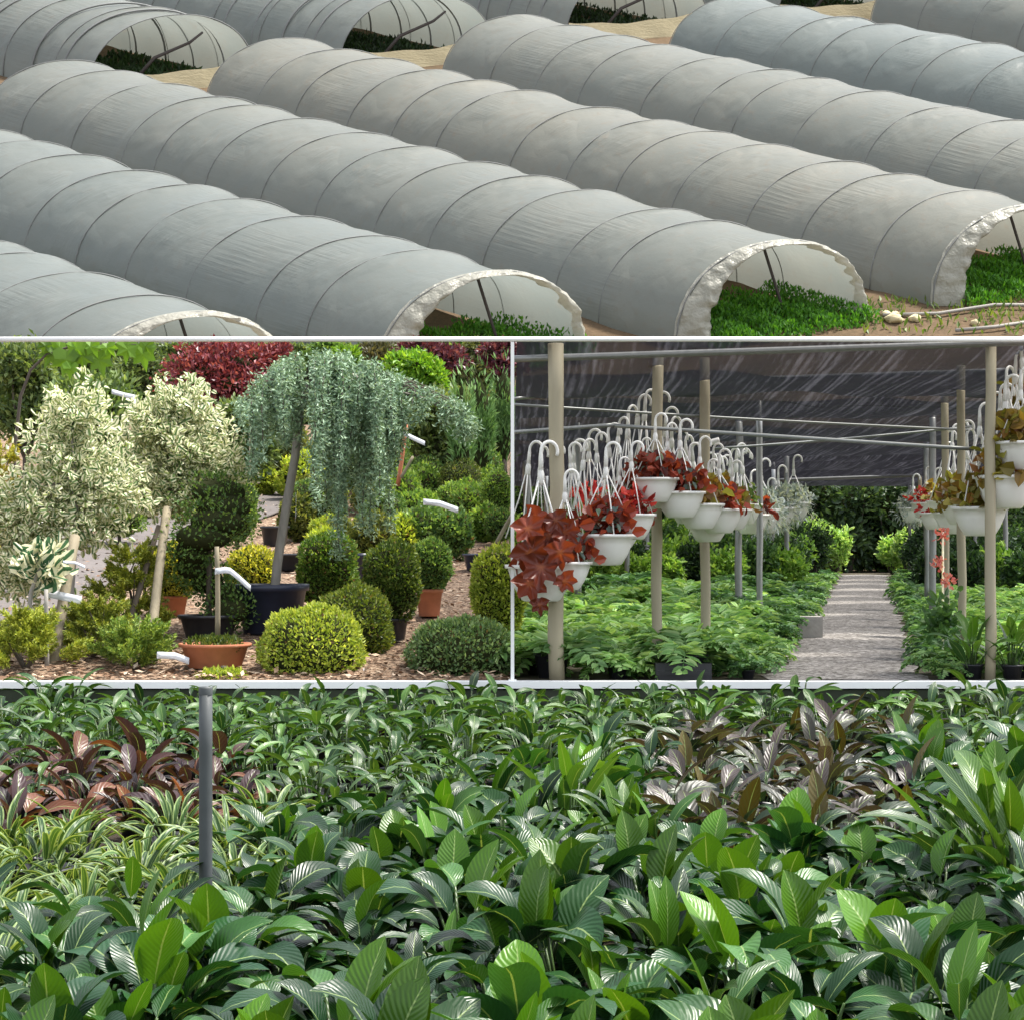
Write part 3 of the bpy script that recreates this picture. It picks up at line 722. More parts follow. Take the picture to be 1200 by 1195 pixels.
for k in range(150):
    x = cen[k % len(cen)] + r.normal(0, 2.2); y0 = arch(x) + r.uniform(-3, 10); y1 = y0 + (low(x) - y0) * r.uniform(.3, 1.0) * (.7 + .3 * math.sin(cen[k % len(cen)] * 3.7) ** 2)
    dy = r.uniform(-.55, .55) * (1.2 if x < 460 else .6); out = r.uniform(-10, 14)
    nseg = max(5, int((y1 - y0) / 4.2)); q = L(0, 1, nseg)
    xs = x + out * np.sin(q * 1.5) + r.normal(0, 1.3, nseg); ysq = y0 + (y1 - y0) * q ** 1.15
    hub = np.array(P(*((352, 455) if x < 420 else (450, 452)), Y)) - O
    pts = np.array([np.array(P(a, b, Y)) - O for a, b in zip(xs, ysq)]); pts[:, 1] += dy * np.minimum(1, .55 + q)
    cb.tube(np.concatenate([[hub + (pts[0] - hub) * .25], [hub + (pts[0] - hub) * .6 + np.array([0, 0, .05])], pts[::3]]), .004, 5)
    m = nseg * 22
    bi = r.integers(0, nseg, m)
    P_.append(pts[bi] + r.normal(0, .022, (m, 3))); dd = r.normal(0, .8, (m, 3)); dd[:, 2] -= .25; D_.append(dd)
    Cc.append(lerpc(r, m, (.09, .16, .10), (.22, .34, .215), (.42, .55, .39)))
P_ = np.concatenate(P_); D_ = np.concatenate(D_); n = len(P_)
mb.leaves(P_, D_, r.normal(0, 1, (n, 3)), r.uniform(.022, .05, n), r.uniform(.009, .017, n), np.concatenate(Cc))
obj('needles', mb, M['needle'], t); obj('branches', cb, M['bark_dark'], t)

# pots and crates on the garden floor
def loose_pot(label, x, y, R, H, mat, fill=False, name='plant_pot'):
    X, Y, Z = at(x, y); t = thing(name, label, 'pot', (X, Y, Z), 'empty plant pots'); pot(t, R, H, mat, True)
loose_pot('empty black pot on bark chips near the right edge of the garden', 562, 668, .15, .15, M['plastic_blue'])
loose_pot('black pot standing on the path left of the cedar trunk', 322, 640, .14, .2, M['plastic_black'])
loose_pot('low black tub behind the cedar trunk', 348, 668, .22, .15, M['plastic_black'])
loose_pot('small black pot in front of the upper shrub row', 530, 624, .11, .16, M['plastic_black'])
loose_pot('blue-black pot between the two clipped columns', 422, 690, .09, .3, M['plastic_blue'])
loose_pot('terracotta pot half hidden behind the clipped block', 402, 634, .1, .18, M['terracotta'])
loose_pot('dark pot below the olive bush in the upper row', 560, 600, .13, .26, M['plastic_black'])

# low concrete kerb and paved path on the left of the garden
def slab(name, pts, h, mat, label=None, cat=None, lift=0.0):
    q = [np.array(at(*p)) for p in pts]; mb = MB()
    v = [a + np.array([0, 0, lift]) for a in q] + [a + np.array([0, 0, lift + h]) for a in q]; n = len(q)
    mb.add(v, [tuple(range(n, 2 * n))] + [(i, (i + 1) % n, n + (i + 1) % n, n + i) for i in range(n)], smooth=False)
    o = obj(name, mb, mat)
    if label: tag(o, label, cat)
    else: o['kind'] = 'structure'
    return o
slab('paved_path', [(-40, 740), (70, 712), (185, 660), (275, 622), (330, 600), (335, 560), (300, 552), (210, 586), (110, 628), (-40, 668)], .012, M['paving'], lift=.01)
slab('low_wall', [(-30, 672), (60, 640), (170, 600), (210, 585), (212, 578), (166, 592), (54, 632), (-30, 664)], .2, M['concrete'], 'low concrete kerb wall beside the paved garden path', 'wall')

# bark chips lying on the garden floor
r = np.random.default_rng(71); n = 7000; pts = []
while len(pts) < n:
    Y = 14.1 + 16 * r.uniform() ** 1.6; X = r.uniform(-.235, -.001) * Y; pts.append((X, Y, gz(X, Y) + .022))
pts = np.array(pts); d = r.normal(0, 1, (n, 3)); d[:, 2] *= .18; nn = r.normal(0, .35, (n, 3)); nn[:, 2] = 1
mb = MB(); mb.leaves(pts, d, nn, r.uniform(.03, .075, n), r.uniform(.018, .036, n), lerpc(r, n, (.09, .05, .03), (.26, .16, .10), (.5, .4, .3)), fold=.05)
g = N('bark_chip'); a_ = g.n('ShaderNodeAttribute', attribute_name='Col').outputs[0]; g.princ(a_, .9, spec=.2)
tag(obj('bark_chips', mb, g.m), 'brown bark chips covering the garden floor', 'bark chips', None, 'stuff')

# background trees and hedge of the garden
def tree(name, label, cx, top, bot, hw, Y, cols, n, leaf, seed, mat='leaf', blobs=9, grp='trees behind the garden', trunk=True, up=.2, asp=.5, core=True):
    r = np.random.default_rng(seed); s = Y / F; X = (cx - 600) / F * Y; Z = gz(X, Y)
    zt = (HZ - top) * s - Z; zb = max(.15, (HZ - bot) * s - Z); R = hw * s
    t = thing(name, label, 'tree', (X, Y, Z), grp); mb = MB(); sb = MB(); cz = (zt + zb) / 2; hz = (zt - zb) / 2
    for k in range(blobs):
        a = k * 2.4; q = (k + .5) / blobs; rr = math.sqrt(q) * .6
        z = cz + hz * .6 * math.sin(k * 1.9 + seed)
        c = (R * rr * math.cos(a), R * rr * math.sin(a) * .8, z)
        rz = min(hz * .55, zt - z)
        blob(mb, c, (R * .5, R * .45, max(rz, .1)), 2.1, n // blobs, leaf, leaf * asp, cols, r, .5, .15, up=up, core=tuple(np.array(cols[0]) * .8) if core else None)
        if trunk: limb(sb, (0, 0, zb * .6), c, R * .05, R * .015, r)
    sb.tube([(0, 0, -.05), (0, 0, zb * .65), (R * .03, 0, cz)], [R * .09, R * .075, R * .05], 8)
    obj('crown', mb, M[mat], t); obj('trunk', sb, M['bark_dark'], t)
MAR = [(.09, .015, .025), (.19, .035, .052), (.32, .09, .10)]
PUR = [(.05, .012, .025), (.11, .025, .045), (.18, .06, .08)]
DG = [(0.041, 0.074, 0.024), (0.101, 0.162, 0.047), (0.216, 0.284, 0.095)]
MG = [(0.041, 0.095, 0.019), (0.095, 0.189, 0.041), (0.203, 0.324, 0.068)]
tree('maroon_tree', 'deep red-leaved tree behind the round-headed variegated tree', 258, 402, 478, 72, 33, MAR, 6500, .09, 81, 'redleaf', 14)
tree('maroon_tree', 'purple-leaved tree behind the bright green bush', 505, 402, 440, 44, 36, PUR, 3500, .1, 82, 'redleaf', 9)
tree('maroon_tree', 'purple-leaved tree at the right end of the hedge', 590, 401, 436, 30, 37, PUR, 2400, .1, 83, 'redleaf', 7)
tree('maroon_tree', 'small red-leaved tree left of the cedar top', 322, 404, 450, 26, 33.5, MAR, 2200, .09, 84, 'redleaf', 7)
tree('green_bush', 'bright yellow-green bush above the cedar curtain', 488, 414, 470, 38, 29, [(.06, .15, .012), (.13, .28, .02), (.25, .4, .04)], 4200, .08, 85, 'leaf', 10)
tree('green_bush', 'bright green bush top peeping over the cedar', 400, 413, 440, 24, 31, [(.06, .15, .012), (.13, .26, .02), (.22, .36, .04)], 2000, .08, 86, 'leaf', 6)
def conifer(label, cx, top, bot, hw, Y, cols, n, seed):
    r = np.random.default_rng(seed); s = Y / F; X = (cx - 600) / F * Y; Z = gz(X, Y)
    t = thing('columnar_conifer', label, 'tree', (X, Y, Z), 'columnar conifers behind the garden')
    mb = MB(); zt = (HZ - top) * s - Z; zb = .1
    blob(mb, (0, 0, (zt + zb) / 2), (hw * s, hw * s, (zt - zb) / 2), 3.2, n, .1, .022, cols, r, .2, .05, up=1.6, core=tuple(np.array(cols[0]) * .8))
    obj('foliage', mb, M['needle'], t)
    sb = MB(); sb.tube([(0, 0, 0), (0, 0, zb + .4)], .05, 7); obj('trunk', sb, M['bark_dark'], t)
CG = [(.07, .15, .04), (.14, .27, .08), (.25, .40, .14)]
CG_OLD = [(0.041, 0.108, 0.027), (0.095, 0.203, 0.054), (0.176, 0.311, 0.095)]
for i, (cx, tp_, bt, hw, Y, lab) in enumerate([(563, 424, 498, 13, 27, 'broad columnar conifer, middle one of the three by the white post'), (541, 430, 510, 12, 26, 'pale columnar conifer left of the broad middle one'), (590, 416, 470, 13, 29, 'columnar conifer right beside the slim white post')]):
    conifer(lab, cx, tp_, bt, hw, Y, CG, 2600, 90 + i)
tree('dark_tree', 'dark green tree at the far left edge of the garden', 30, 402, 520, 46, 30, DG, 4500, .1, 95, 'leaf', 12)
tree('dark_tree', 'dark green tree left of the red-leaved tree', 165, 412, 500, 46, 35, DG, 4500, .1, 96, 'leaf', 12)
tree('dark_tree', 'brownish green tree between cedar and purple tree', 440, 402, 452, 34, 38, [(.04, .045, .02), (.09, .09, .04), (.16, .14, .07)], 3000, .1, 97, 'leaf', 8)
tree('dark_tree', 'green tree right behind the cedar top', 378, 402, 430, 26, 38, MG, 2400, .1, 98, 'leaf', 7)
tree('dark_tree', 'olive tree behind the columnar conifers', 555, 401, 440, 30, 39, [(.04, .05, .02), (.09, .11, .04), (.16, .18, .07)], 2600, .1, 99, 'leaf', 8)
tree('dark_tree', 'dark green shrubby tree behind the variegated crowns', 105, 440, 540, 60, 28, DG, 4500, .1, 100, 'leaf', 12)
tree('dark_tree', 'dark shrubby tree in the gap left of the cedar', 290, 470, 560, 40, 27, DG, 3600, .09, 101, 'leaf', 10)
tree('dark_tree', 'dark bushy tree between cedar curtain and conifers', 520, 460, 545, 60, 28, [(.04, .07, .018), (.09, .14, .035), (.19, .23, .07)], 5000, .09, 102, 'leaf', 12)
tree('dark_tree', 'dark bushy tree behind the cedar curtain', 420, 450, 560, 60, 29, DG, 5000, .09, 103, 'leaf', 12)
# rows of nursery shrubs filling the slope
r = np.random.default_rng(111)
for k in range(84):
    Y = r.uniform(20.5, 34); cx = r.uniform(425, 590) if k % 2 else r.uniform(325, 470)
    if k % 8 == 2: cx = r.uniform(225, 310)
    if k % 9 == 8: cx = r.uniform(60, 180); Y = r.uniform(24, 30)
    s = Y / F; Xk = (cx - 600) * s; base = HZ - gz(Xk, Y) / s; hw = r.uniform(14, 26); hh = hw * r.uniform(1.5, 3.0)
    if cx + hw > 597: continue
    q = k % 4
    topiary(['olive rounded nursery shrub packed in the rows up the slope', 'dark green nursery shrub packed in the rows up the slope', 'yellow-green nursery shrub packed in the rows up the slope', 'mid green nursery shrub packed in the rows up the slope'][q], cx, base - hh, base - 2, hw, Y=Y,
            cols=[[(.04, .07, .014), (.12, .15, .03), (.24, .26, .06)], BOXD, YEL, BOX][q], n=900, leaf=.05, seed=700 + k, lump=.09, name='nursery_shrub')
# young maple with large lime leaves whose branch reaches over the variegated tree
r = np.random.default_rng(105); Y = 20.0; X = (20 - 600) / F * Y; Z = gz(X, Y); O = np.array([X, Y, Z])
t = thing('lime_maple', 'young maple with big lime green leaves hanging at the top left', 'tree', (X, Y, Z))
sb = MB(); pp = [np.array(P(x, y, Y)) - O for x, y in ((14, 700), (15, 600), (18, 520), (24, 465), (36, 434), (54, 416), (80, 407), (120, 403), (160, 404))]; pp[0][2] = 0
sb.tube(pp, [.018, .017, .016, .015, .013, .011, .009, .007, .004], 8); obj('trunk', sb, M['bark_dark'], t)
mb = MB()
for (x, y, sz, dx) in [(62, 414, 22, -.4), (80, 420, 26, -.15), (98, 416, 24, .1), (116, 420, 26, .2), (70, 406, 18, -.6), (108, 406, 18, .4), (150, 408, 22, -.1), (165, 412, 26, .15), (92, 408, 20, 0), (128, 408, 16, .5), (172, 405, 16, .4), (55, 405, 14, -.3), (86, 432, 16, -.1)]:
    c = np.array(P(x, y - sz * .3, Y)) - O + np.array([0, r.uniform(-.15, .1), 0]); w = sz * Y / F
    lobes = np.array([(0, 0), (.35, .12), (.62, -.12), (.45, -.45), (.52, -.8), (.18, -.75), (0, -1.25), (-.18, -.75), (-.52, -.8), (-.45, -.45), (-.62, -.12), (-.35, .12)])
    ca, sa = math.cos(dx), math.sin(dx); q = lobes @ np.array([[ca, sa], [-sa, ca]]) * w
    v = np.stack([q[:, 0], -.25 * np.abs(lobes[:, 0]) * w + r.normal(0, .01, 12), q[:, 1]], 1) + c
    ctr = np.array([[0, -.02, -.4 * w]]) + c; col = np.array((.13, .27, .02)) * r.uniform(.6, 1.3)
    mb.add(np.concatenate([v, ctr]), [(12, i, (i + 1) % 12) for i in range(12)], None, col, 0, False)
obj('leaves', mb, M['fern'], t)
# tall clipped hedge closing the garden
r = np.random.default_rng(107); mb = MB(); Y = 46; n = 26000
ztop = (HZ - 401.5) / F * Y; zb = gz(-5, Y)
X0, X1 = -.25 * Y, -.05
px = r.uniform(X0, X1, n); top_ = r.uniform(0, 1, n) < .2
pz_ = np.where(top_, ztop - .03, zb + (ztop - .03 - zb) * r.uniform(0, 1, n)); py = np.where(top_, r.uniform(Y, Y + 1.2, n), Y - r.uniform(0, .12, n))
d = r.normal(0, .6, (n, 3)); d[:, 1] -= .5; d[:, 2] += .1
mb.leaves(np.stack([px, py, pz_ - .05], 1), d, r.normal(0, 1, (n, 3)), .13, .07, lerpc(r, n, *DG))
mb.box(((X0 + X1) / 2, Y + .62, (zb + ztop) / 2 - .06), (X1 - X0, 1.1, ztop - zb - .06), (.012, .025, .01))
tag(obj('hedge', mb, M['leaf']), 'tall clipped dark hedge closing the garden below the hillside', 'hedge')

# ------------------------------------------------------------------ shade house
ROOF = 1.235
# shade net strips, each its own cloth slung from cross pipe to cross pipe
ysn = [14.06]; rn = np.random.default_rng(3)
while ysn[-1] < 49: ysn.append(ysn[-1] + rn.uniform(2.6, 6.0))
for i, y0 in enumerate(ysn[:-1]):
    y1 = ysn[i + 1] - rn.uniform(.3, 1.2); r = np.random.default_rng(200 + i); mb = MB(); rows = []; nx, ny = 60, 9
    x1 = .24 * y1 + .5; cx = pathx(y0)
    for a in L(.03, x1, nx):
        for b in L(0, 1, ny):
            sag = -.06 * math.sin(b * math.pi) - .03 * math.sin(a * 2.1 + i) * math.sin(b * math.pi) - .05 * b * (1 - b) * math.sin(a * 9 + b * 5 + i)
            rows.append((a, y0 + (y1 - y0) * b + (.30 * math.sin(a * 2.3 + i * 1.7) + .22 * math.sin(a * 5.3 + i * 2.9) + .3 if y0 > 14.1 or b > .5 else 0), ROOF - .19 * b + sag))
    mb.grid(rows, nx, ny, [(x_ / 60, b / 9) for x_ in range(nx) for b in range(ny)])
    o = obj('shade_net', mb, M['net']); tag(o, 'dark sagging shade net panel slung under the shade house roof', 'shade net', 'shade net panels')

def pole(name, label, x, ytop, ybase, wpx, Y=None, mat='post', block=False, grp='posts of the shade house', r_=None):
    if Y is None: X, Y, Z = at(x, ybase)
    else: X = (x - 600) / F * Y; Z = TER
    r = np.random.default_rng(int(x * 3)); mb = MB(); zt = min((HZ - ytop) / F * Y, ROOF - .02); rad = wpx / 2 * Y / F
    pts = [(r.normal(0, .004), r.normal(0, .004), z) for z in L(-.02, zt - Z, 8)]
    mb.tube(pts, [rad * (1 + r.uniform(-.05, .05)) for _ in pts], 12)
    t = thing(name, label, 'post', (X, Y, Z), grp); obj('shaft', mb, M[mat], t)
    if block:
        bb = MB(); bb.box((0, 0, .055), (.26, .2, .11)); bb.box((0, 0, .115), (.2, .15, .012)); obj('footing', bb, M['concrete'], t)
    return t
PO = [
 ('stout nearest post in front of the red-leaved baskets', 652, 398, 800, 18, 14.2, 'post', 0),
 ('pale post between the big white basket and the group of bowls', 770, 398, 790, 12.5, None, 'post', 0),
 ('pale post on a concrete footing under the row of bowls', 826, 398, 784, 12, None, 'post', 1),
 ('thin metal post left of the stout nearest post', 617, 398, 700, 8, None, 'metal', 0),
 ('thin metal post right of the stout nearest post', 677, 398, 725, 8.5, None, 'metal', 0),
 ('slim post behind the big white basket', 735, 440, 705, 6, None, 'metal', 0),
 ('slim post behind the first pale post', 757, 398, 690, 8, None, 'metal', 0),
 ('metal post under the bluish end of the basket row', 866, 398, 735, 8.5, None, 'metal', 0),
 ('second metal post under the bluish end of the basket row', 890, 405, 745, 7.5, None, 'metal', 0),
 ('slim post beside the last left bowl with footing by the path', 922, 448, 702, 6, None, 'metal', 1),
 ('thin far post left of the path', 906, 470, 690, 5, None, 'metal', 0),
 ('thin far post near the path bend', 939, 478, 676, 4, None, 'metal', 0),
 ('thin far post deep on the left of the path', 930, 490, 668, 3.5, None, 'metal', 0),
 ('pale post at the right carrying the hanging white bowls', 1160, 398, 798, 13, 14.25, 'post', 0),
 ('pale post left of the rightmost one, on a footing', 1127, 398, 777, 10, None, 'post', 0),
 ('post with pink flowers against it at the right row', 1108, 398, 758, 9, None, 'post', 1),
 ('grey post in the right row behind the pink flowers', 1093, 398, 735, 8, None, 'metal', 0),
 ('slim grey post in the right row, third from the path end', 1086, 405, 715, 6.5, None, 'metal', 0),
 ('bright slim post deep in the right row', 1078, 428, 682, 4.5, None, 'post', 0),
 ('thin post deep in the right row nearest the path end', 1066, 470, 676, 4, None, 'metal', 0),
 ('thin far post between the two deep right ones', 1071, 460, 672, 3.5, None, 'metal', 0),
 ('slim post in the left beds behind the stout nearest post', 640, 420, 684, 5, None, 'metal', 0),
 ('slim post in the left beds between stout and slim metal posts', 704, 430, 680, 5, None, 'metal', 0),
 ('slim post in the left beds just right of the second pale post', 846, 420, 690, 5.5, None, 'metal', 0),
 ('slim post far back in the left beds behind the pale posts', 800, 440, 672, 4, None, 'metal', 0),
 ('slim post far right behind the rightmost pale post', 1178, 420, 700, 6, None, 'metal', 0),
 ('slim post far right between the two pale right posts', 1143, 430, 690, 5, None, 'metal', 0),
]
for lab, x, yt, yb, wp, Y, m_, bl in PO: pole('house_post', lab, x, yt, yb, wp, Y, m_, bl)
def rail(label, p0, Y0, p1, Y1, rad, mat='metal', name='cross_pipe', sag=0.0):
    a, b = np.array(P(*p0, Y0)), np.array(P(*p1, Y1)); k = L(0, 1, 12)[:, None]
    pts = a + (b - a) * k; pts[:, 2] -= sag * np.sin(k[:, 0] * math.pi)
    mb = MB(); mb.tube(pts, rad, 8); tag(obj(name, mb, M[mat]), label, 'pipe', 'pipes and wires of the shade house')
rail('thick pipe crossing the front of the shade house at the top', (600, 421), 14.25, (1210, 401), 14.15, .022)
rail('second roof pipe behind the front one with bent left end', (722, 450), 19, (1190, 434), 18.6, .022)
rail('roof pipe third from the front at the level of the far posts', (905, 483), 25, (1200, 476), 24.6, .022)
rail('deep roof pipe fourth from the front', (905, 536), 33, (1080, 532), 33, .022)
rail('deepest roof pipe above the far end of the path', (905, 563), 40, (1080, 557), 40, .03)
rail('upper grey wire running across the house to the right row', (600, 474), 14.9, (1134, 504), 16.2, .009, 'wire', 'support_wire', .01)
rail('pale wire crossing from the left bowls up to the right row', (835, 526), 17, (1140, 500), 17, .009, 'wire', 'support_wire', .01)
rail('thick dark lower wire running across the front', (600, 507), 14.6, (720, 498), 14.6, .013, 'wire', 'support_wire')
rail('thick wire running from the left post down to the right baskets', (720, 499), 14.6, (1150, 527), 14.6, .013, 'wire', 'support_wire')
rail('short white bracket pipe by the bowl row', (818, 523), 16, (843, 516), 16, .022, 'white_plastic', 'bracket_pipe')
rail('pipe at left linking thin metal posts', (600, 468), 18, (722, 452), 19, .014)

# hanging baskets ----------------------------------------------------------
def bowl_mesh():
    mb = MB(); R = .165
    prof = [(.005, -.165), (.078, -.165), (.092, -.158), (.122, -.11), (.147, -.05), (.158, -.008), (.172, -.006), (.174, .012), (.160, .012), (.152, -.02), (.1, -.05), (.005, -.055)]
    mb.lathe(prof, 36, rib=.012); return mb.data('bowl', M['white_plastic'])
BOWL = bowl_mesh()
def hook_mesh():
    mb = MB(); pts = [(0, 0, .40), (0, 0, .47)]
    for a in L(math.pi, -.45, 12): pts.append((.042 + .042 * math.cos(a), 0, .50 + .048 * math.sin(a)))
    mb.tube(pts, [.013, .011] + [.0088] * 12, 8)
    mb.lathe([(.009, .34), (.018, .345), (.017, .39), (.010, .42)], 10)
    return mb.data('hook', M['white_plastic'])
HOOK = hook_mesh()
STRAP = []
for k in range(4):
    a = k * math.pi / 2 + .5; mb = MB()
    mb.tube([(.165 * math.cos(a), .165 * math.sin(a), 0), (.09 * math.cos(a), .09 * math.sin(a), .2), (.016 * math.cos(a), .016 * math.sin(a), .36)], .0042, 5)
    STRAP.append(mb.data('strap', M['white_plastic']))
def basket_plant(kind, seed):
    r = np.random.default_rng(seed); mb = MB()
    if kind == 'red':
        cols = [(.09, .014, .010), (.20, .03, .017), (.33, .065, .03)]
    elif kind == 'scarlet': cols = [(.2, .01, .01), (.5, .03, .03), (.62, .12, .10)]
    elif kind == 'blue': cols = [(.20, .26, .27), (.36, .42, .44), (.55, .6, .62)]
    elif kind == 'coleus': cols = [(.10, .11, .015), (.28, .14, .03), (.30, .30, .06), (.20, .05, .04)]
    else: cols = [(.04, .09, .02), (.10, .18, .04), (.2, .28, .08)]
    n = {'red': 190, 'scarlet': 150, 'blue': 420, 'coleus': 150}.get(kind, 160)
    Lf = {'red': .078, 'scarlet': .07, 'blue': .06, 'coleus': .085}.get(kind, .06)
    blob(mb, (0, 0, .075), (.17, .17, .09), 2, n, Lf, Lf * (.8 if kind in ('red', 'coleus') else .5), cols, r, .8, .2, up=.15, oval=True, loose=.7)
    if kind == 'red': blob(mb, (0, 0, .09), (.15, .15, .07), 2, 50, .06, .04, [(.10, .16, .14), (.22, .3, .27)], r, .8, .2, oval=True, loose=.7)
    if kind == 'blue': blob(mb, (0, 0, -.04), (.20, .20, .13), 2, 300, .07, .014, cols, r, .4, .2, up=-.6, loose=.5)
    return mb.data('foliage', M['redleaf'] if kind in ('red', 'scarlet') else M['fern'])
BPL = {(k, i): basket_plant(k, 300 + 7 * i + len(k)) for k in ('red', 'scarlet', 'blue', 'coleus', 'green') for i in range(2)}
proto = {}
def basket(label, x, y, wpx, Y=None, kind='red', v=0, tall=1.0, rz=0.0, grp='white hanging baskets'):
    Y = Y or .34 * F / wpx; s = 1.06 * wpx / F * Y / .34
    loc = P(x, y, Y)
    t = thing('hanging_basket', label, 'hanging basket', loc, grp, rz, s)
    link('bowl', BOWL, t)
    h = link('hanger', HOOK, t)
    if tall != 1.0: h.location = (0, 0, .36 * (tall - 1))
    for m in STRAP:
        q = link('strap', m, h if False else t); q.scale = (1, 1, tall)
    if kind: link('foliage', BPL[(kind, v)], t)
    return t
r = np.random.default_rng(77)
BK = [
 ('nearest hanging basket at left edge, full of big rust-red leaves', 634, 664, 78, 14.10, None, 0, 1.15),
 ('hanging basket with rust-red leaves left of the stout post', 662, 660, 60, 14.06, 'red', 1, 1.1),
 ('large white bowl with red leaves, lowest in the left row', 710, 628, 66, 14.2, 'red', 1, .95),
 ('white bowl with bright scarlet flowers beside the first pale post', 740, 604, 54, 14.3, 'scarlet', 0, .9),
 ('white bowl of rust leaves hung high behind the first pale post', 768, 562, 52, 14.4, 'red', 0, .8),
 ('bare-rimmed bright white bowl, first in the dense bowl group', 797, 578, 56, 14.5, 'red', 1, .85),
 ('white bowl with small red plant in middle of the bowl group', 820, 592, 54, 14.65, 'coleus', 0, .8),
 ('white bowl with reddish plant at right of the bowl group', 843, 598, 52, 14.85, 'red', 0, .7),
 ('small white bowl with green plant behind the bowl group', 870, 592, 44, 20, 'green', 0, .75),
 ('bowl of silvery blue trailing leaves in the left row', 892, 598, 44, 21, 'blue', 0, .7),
 ('silvery blue trailing bowl last but one in the left row', 912, 596, 40, 23, 'blue', 1, .6),
 ('silvery blue trailing bowl hung on the slim post at the end', 930, 590, 38, 24, 'blue', 0, .8),
 ('white bowl with red leaves hidden behind the big lowest bowl', 690, 606, 60, 16.2, 'scarlet', 1, 1.0),
 ('pale bowl with grey-green leaves behind the stout post', 672, 632, 62, 16.0, 'green', 1, 1.15),
 ('white bowl tucked between the big lowest bowl and the first pale post', 726, 616, 50, 14.5, 'red', 1, .9),
 ('white bowl hung right behind the first pale post, low', 782, 570, 50, 14.6, 'scarlet', 1, .8),
 ('white bowl overlapping the bowls under the second pale post', 808, 588, 50, 14.8, 'red', 0, .7),
 ('white bowl at the right shoulder of the bowl group', 858, 598, 44, 15.4, 'coleus', 1, .65),
 ('small white bowl just before the silvery blue bowls', 880, 604, 42, 20.6, 'red', 0, .6),
 ('white bowl in the second rank behind the third bowl of the group', 836, 586, 46, 15.6, 'coleus', 0, .75),
 ('white bowl at the foot of the curved bowl row, lowest of the group', 830, 610, 48, 15.0, 'red', 1, .8),
 ('small white bowl in the second rank above the scarlet flowers', 752, 582, 46, 15.2, 'red', 0, .8),
 ('small bowl with grey leaves beyond the second pale post', 900, 606, 36, 22, 'blue', 0, .6),
 ('small white bowl deep in the right row with red flower', 1096, 602, 36, 22, 'scarlet', 1, .8),
 ('white bowl low in the right row in front of the footed post', 1118, 602, 46, 18, 'coleus', 0, 1.0),
 ('lowest white bowl at the right with hanging coleus', 1148, 596, 62, 14.6, 'coleus', 0, 1.25),
 ('broad white bowl on the rightmost post with yellow coleus above', 1178, 560, 70, 14.4, 'coleus', 1, 1.0),
 ('topmost white bowl cut by the right edge', 1196, 520, 60, 14.3, 'coleus', 0, .8),
 ('white bowl behind the two lowest right bowls', 1128, 588, 52, 16.5, 'coleus', 1, 1.1),
 ('upper right bowl with dark red coleus at the edge', 1206, 480, 62, 14.8, 'coleus', 1, .8),
 ('bowl with scarlet flower hung deep in the right row', 1085, 590, 34, 24, 'scarlet', 0, .6),
 ('bowl with blue-grey leaves deepest in the right row', 1070, 596, 32, 27, 'blue', 1, .6),
 ('white bowl with yellowish leaves mid right row', 1108, 588, 42, 20, 'coleus', 0, .95),
]
for lab, x, y, wp, Y, k, v, tall in BK: basket(lab, x, y, wp, Y, k, v, tall, r.uniform(-.5, .5))
# the spare hangers bunched on the wires
HK = [(620, 536, 15), (633, 540, 15), (648, 538, 15), (668, 536, 15), (684, 532, 15), (699, 524, 15), (713, 516, 15.2), (725, 505, 15.4), (736, 494, 15.6), (748, 480, 15.8), (756, 474, 15.8), (770, 478, 16), (780, 494, 16), (787, 506, 16.2), (796, 520, 16.4), (804, 528, 16.6), (812, 535, 16.8), (820, 542, 17), (827, 546, 17.2), (834, 548, 17.4), (841, 549, 17.6), (848, 548, 17.8), (856, 542, 18), (863, 536, 18), (870, 540, 18.4),
      (1108, 520, 19), (1116, 512, 18), (1124, 510, 17.4), (1133, 520, 17), (1142, 526, 16.6), (1160, 478, 14.8), (1172, 470, 14.6), (1180, 448, 14.5), (1190, 430, 14.5), (1197, 412, 14.4)]
sp0 = None
for i, (x, y, Y) in enumerate(HK):
    c = P(x, y, Y)
    if sp0 is None:
        sp0 = thing('basket_hanger', 'white plastic basket hanger with curled hook among the bunched hangers', 'hanger', c, 'white basket hangers bunched on the wires')
        h = link('hook', HOOK, sp0); h.location = (0, 0, -.45)
        mb = MB()
        for k in range(4):
            a = k * math.pi / 2 + .4; mb.tube([(.012 * math.cos(a), .012 * math.sin(a), -.1), (.04 * math.cos(a), .04 * math.sin(a), -.26), (.10 * math.cos(a), .10 * math.sin(a), -.5)], .0045, 5)
        obj('strap', mb, M['white_plastic'], sp0)
        o = sp0
    else: o = copy_tree(sp0)
    o.location = c; o.rotation_euler = (r.uniform(-.12, .12), r.uniform(-.1, .1), r.uniform(-.9, .9)); sc_ = r.uniform(.95, 1.15); o.scale = (sc_,) * 3
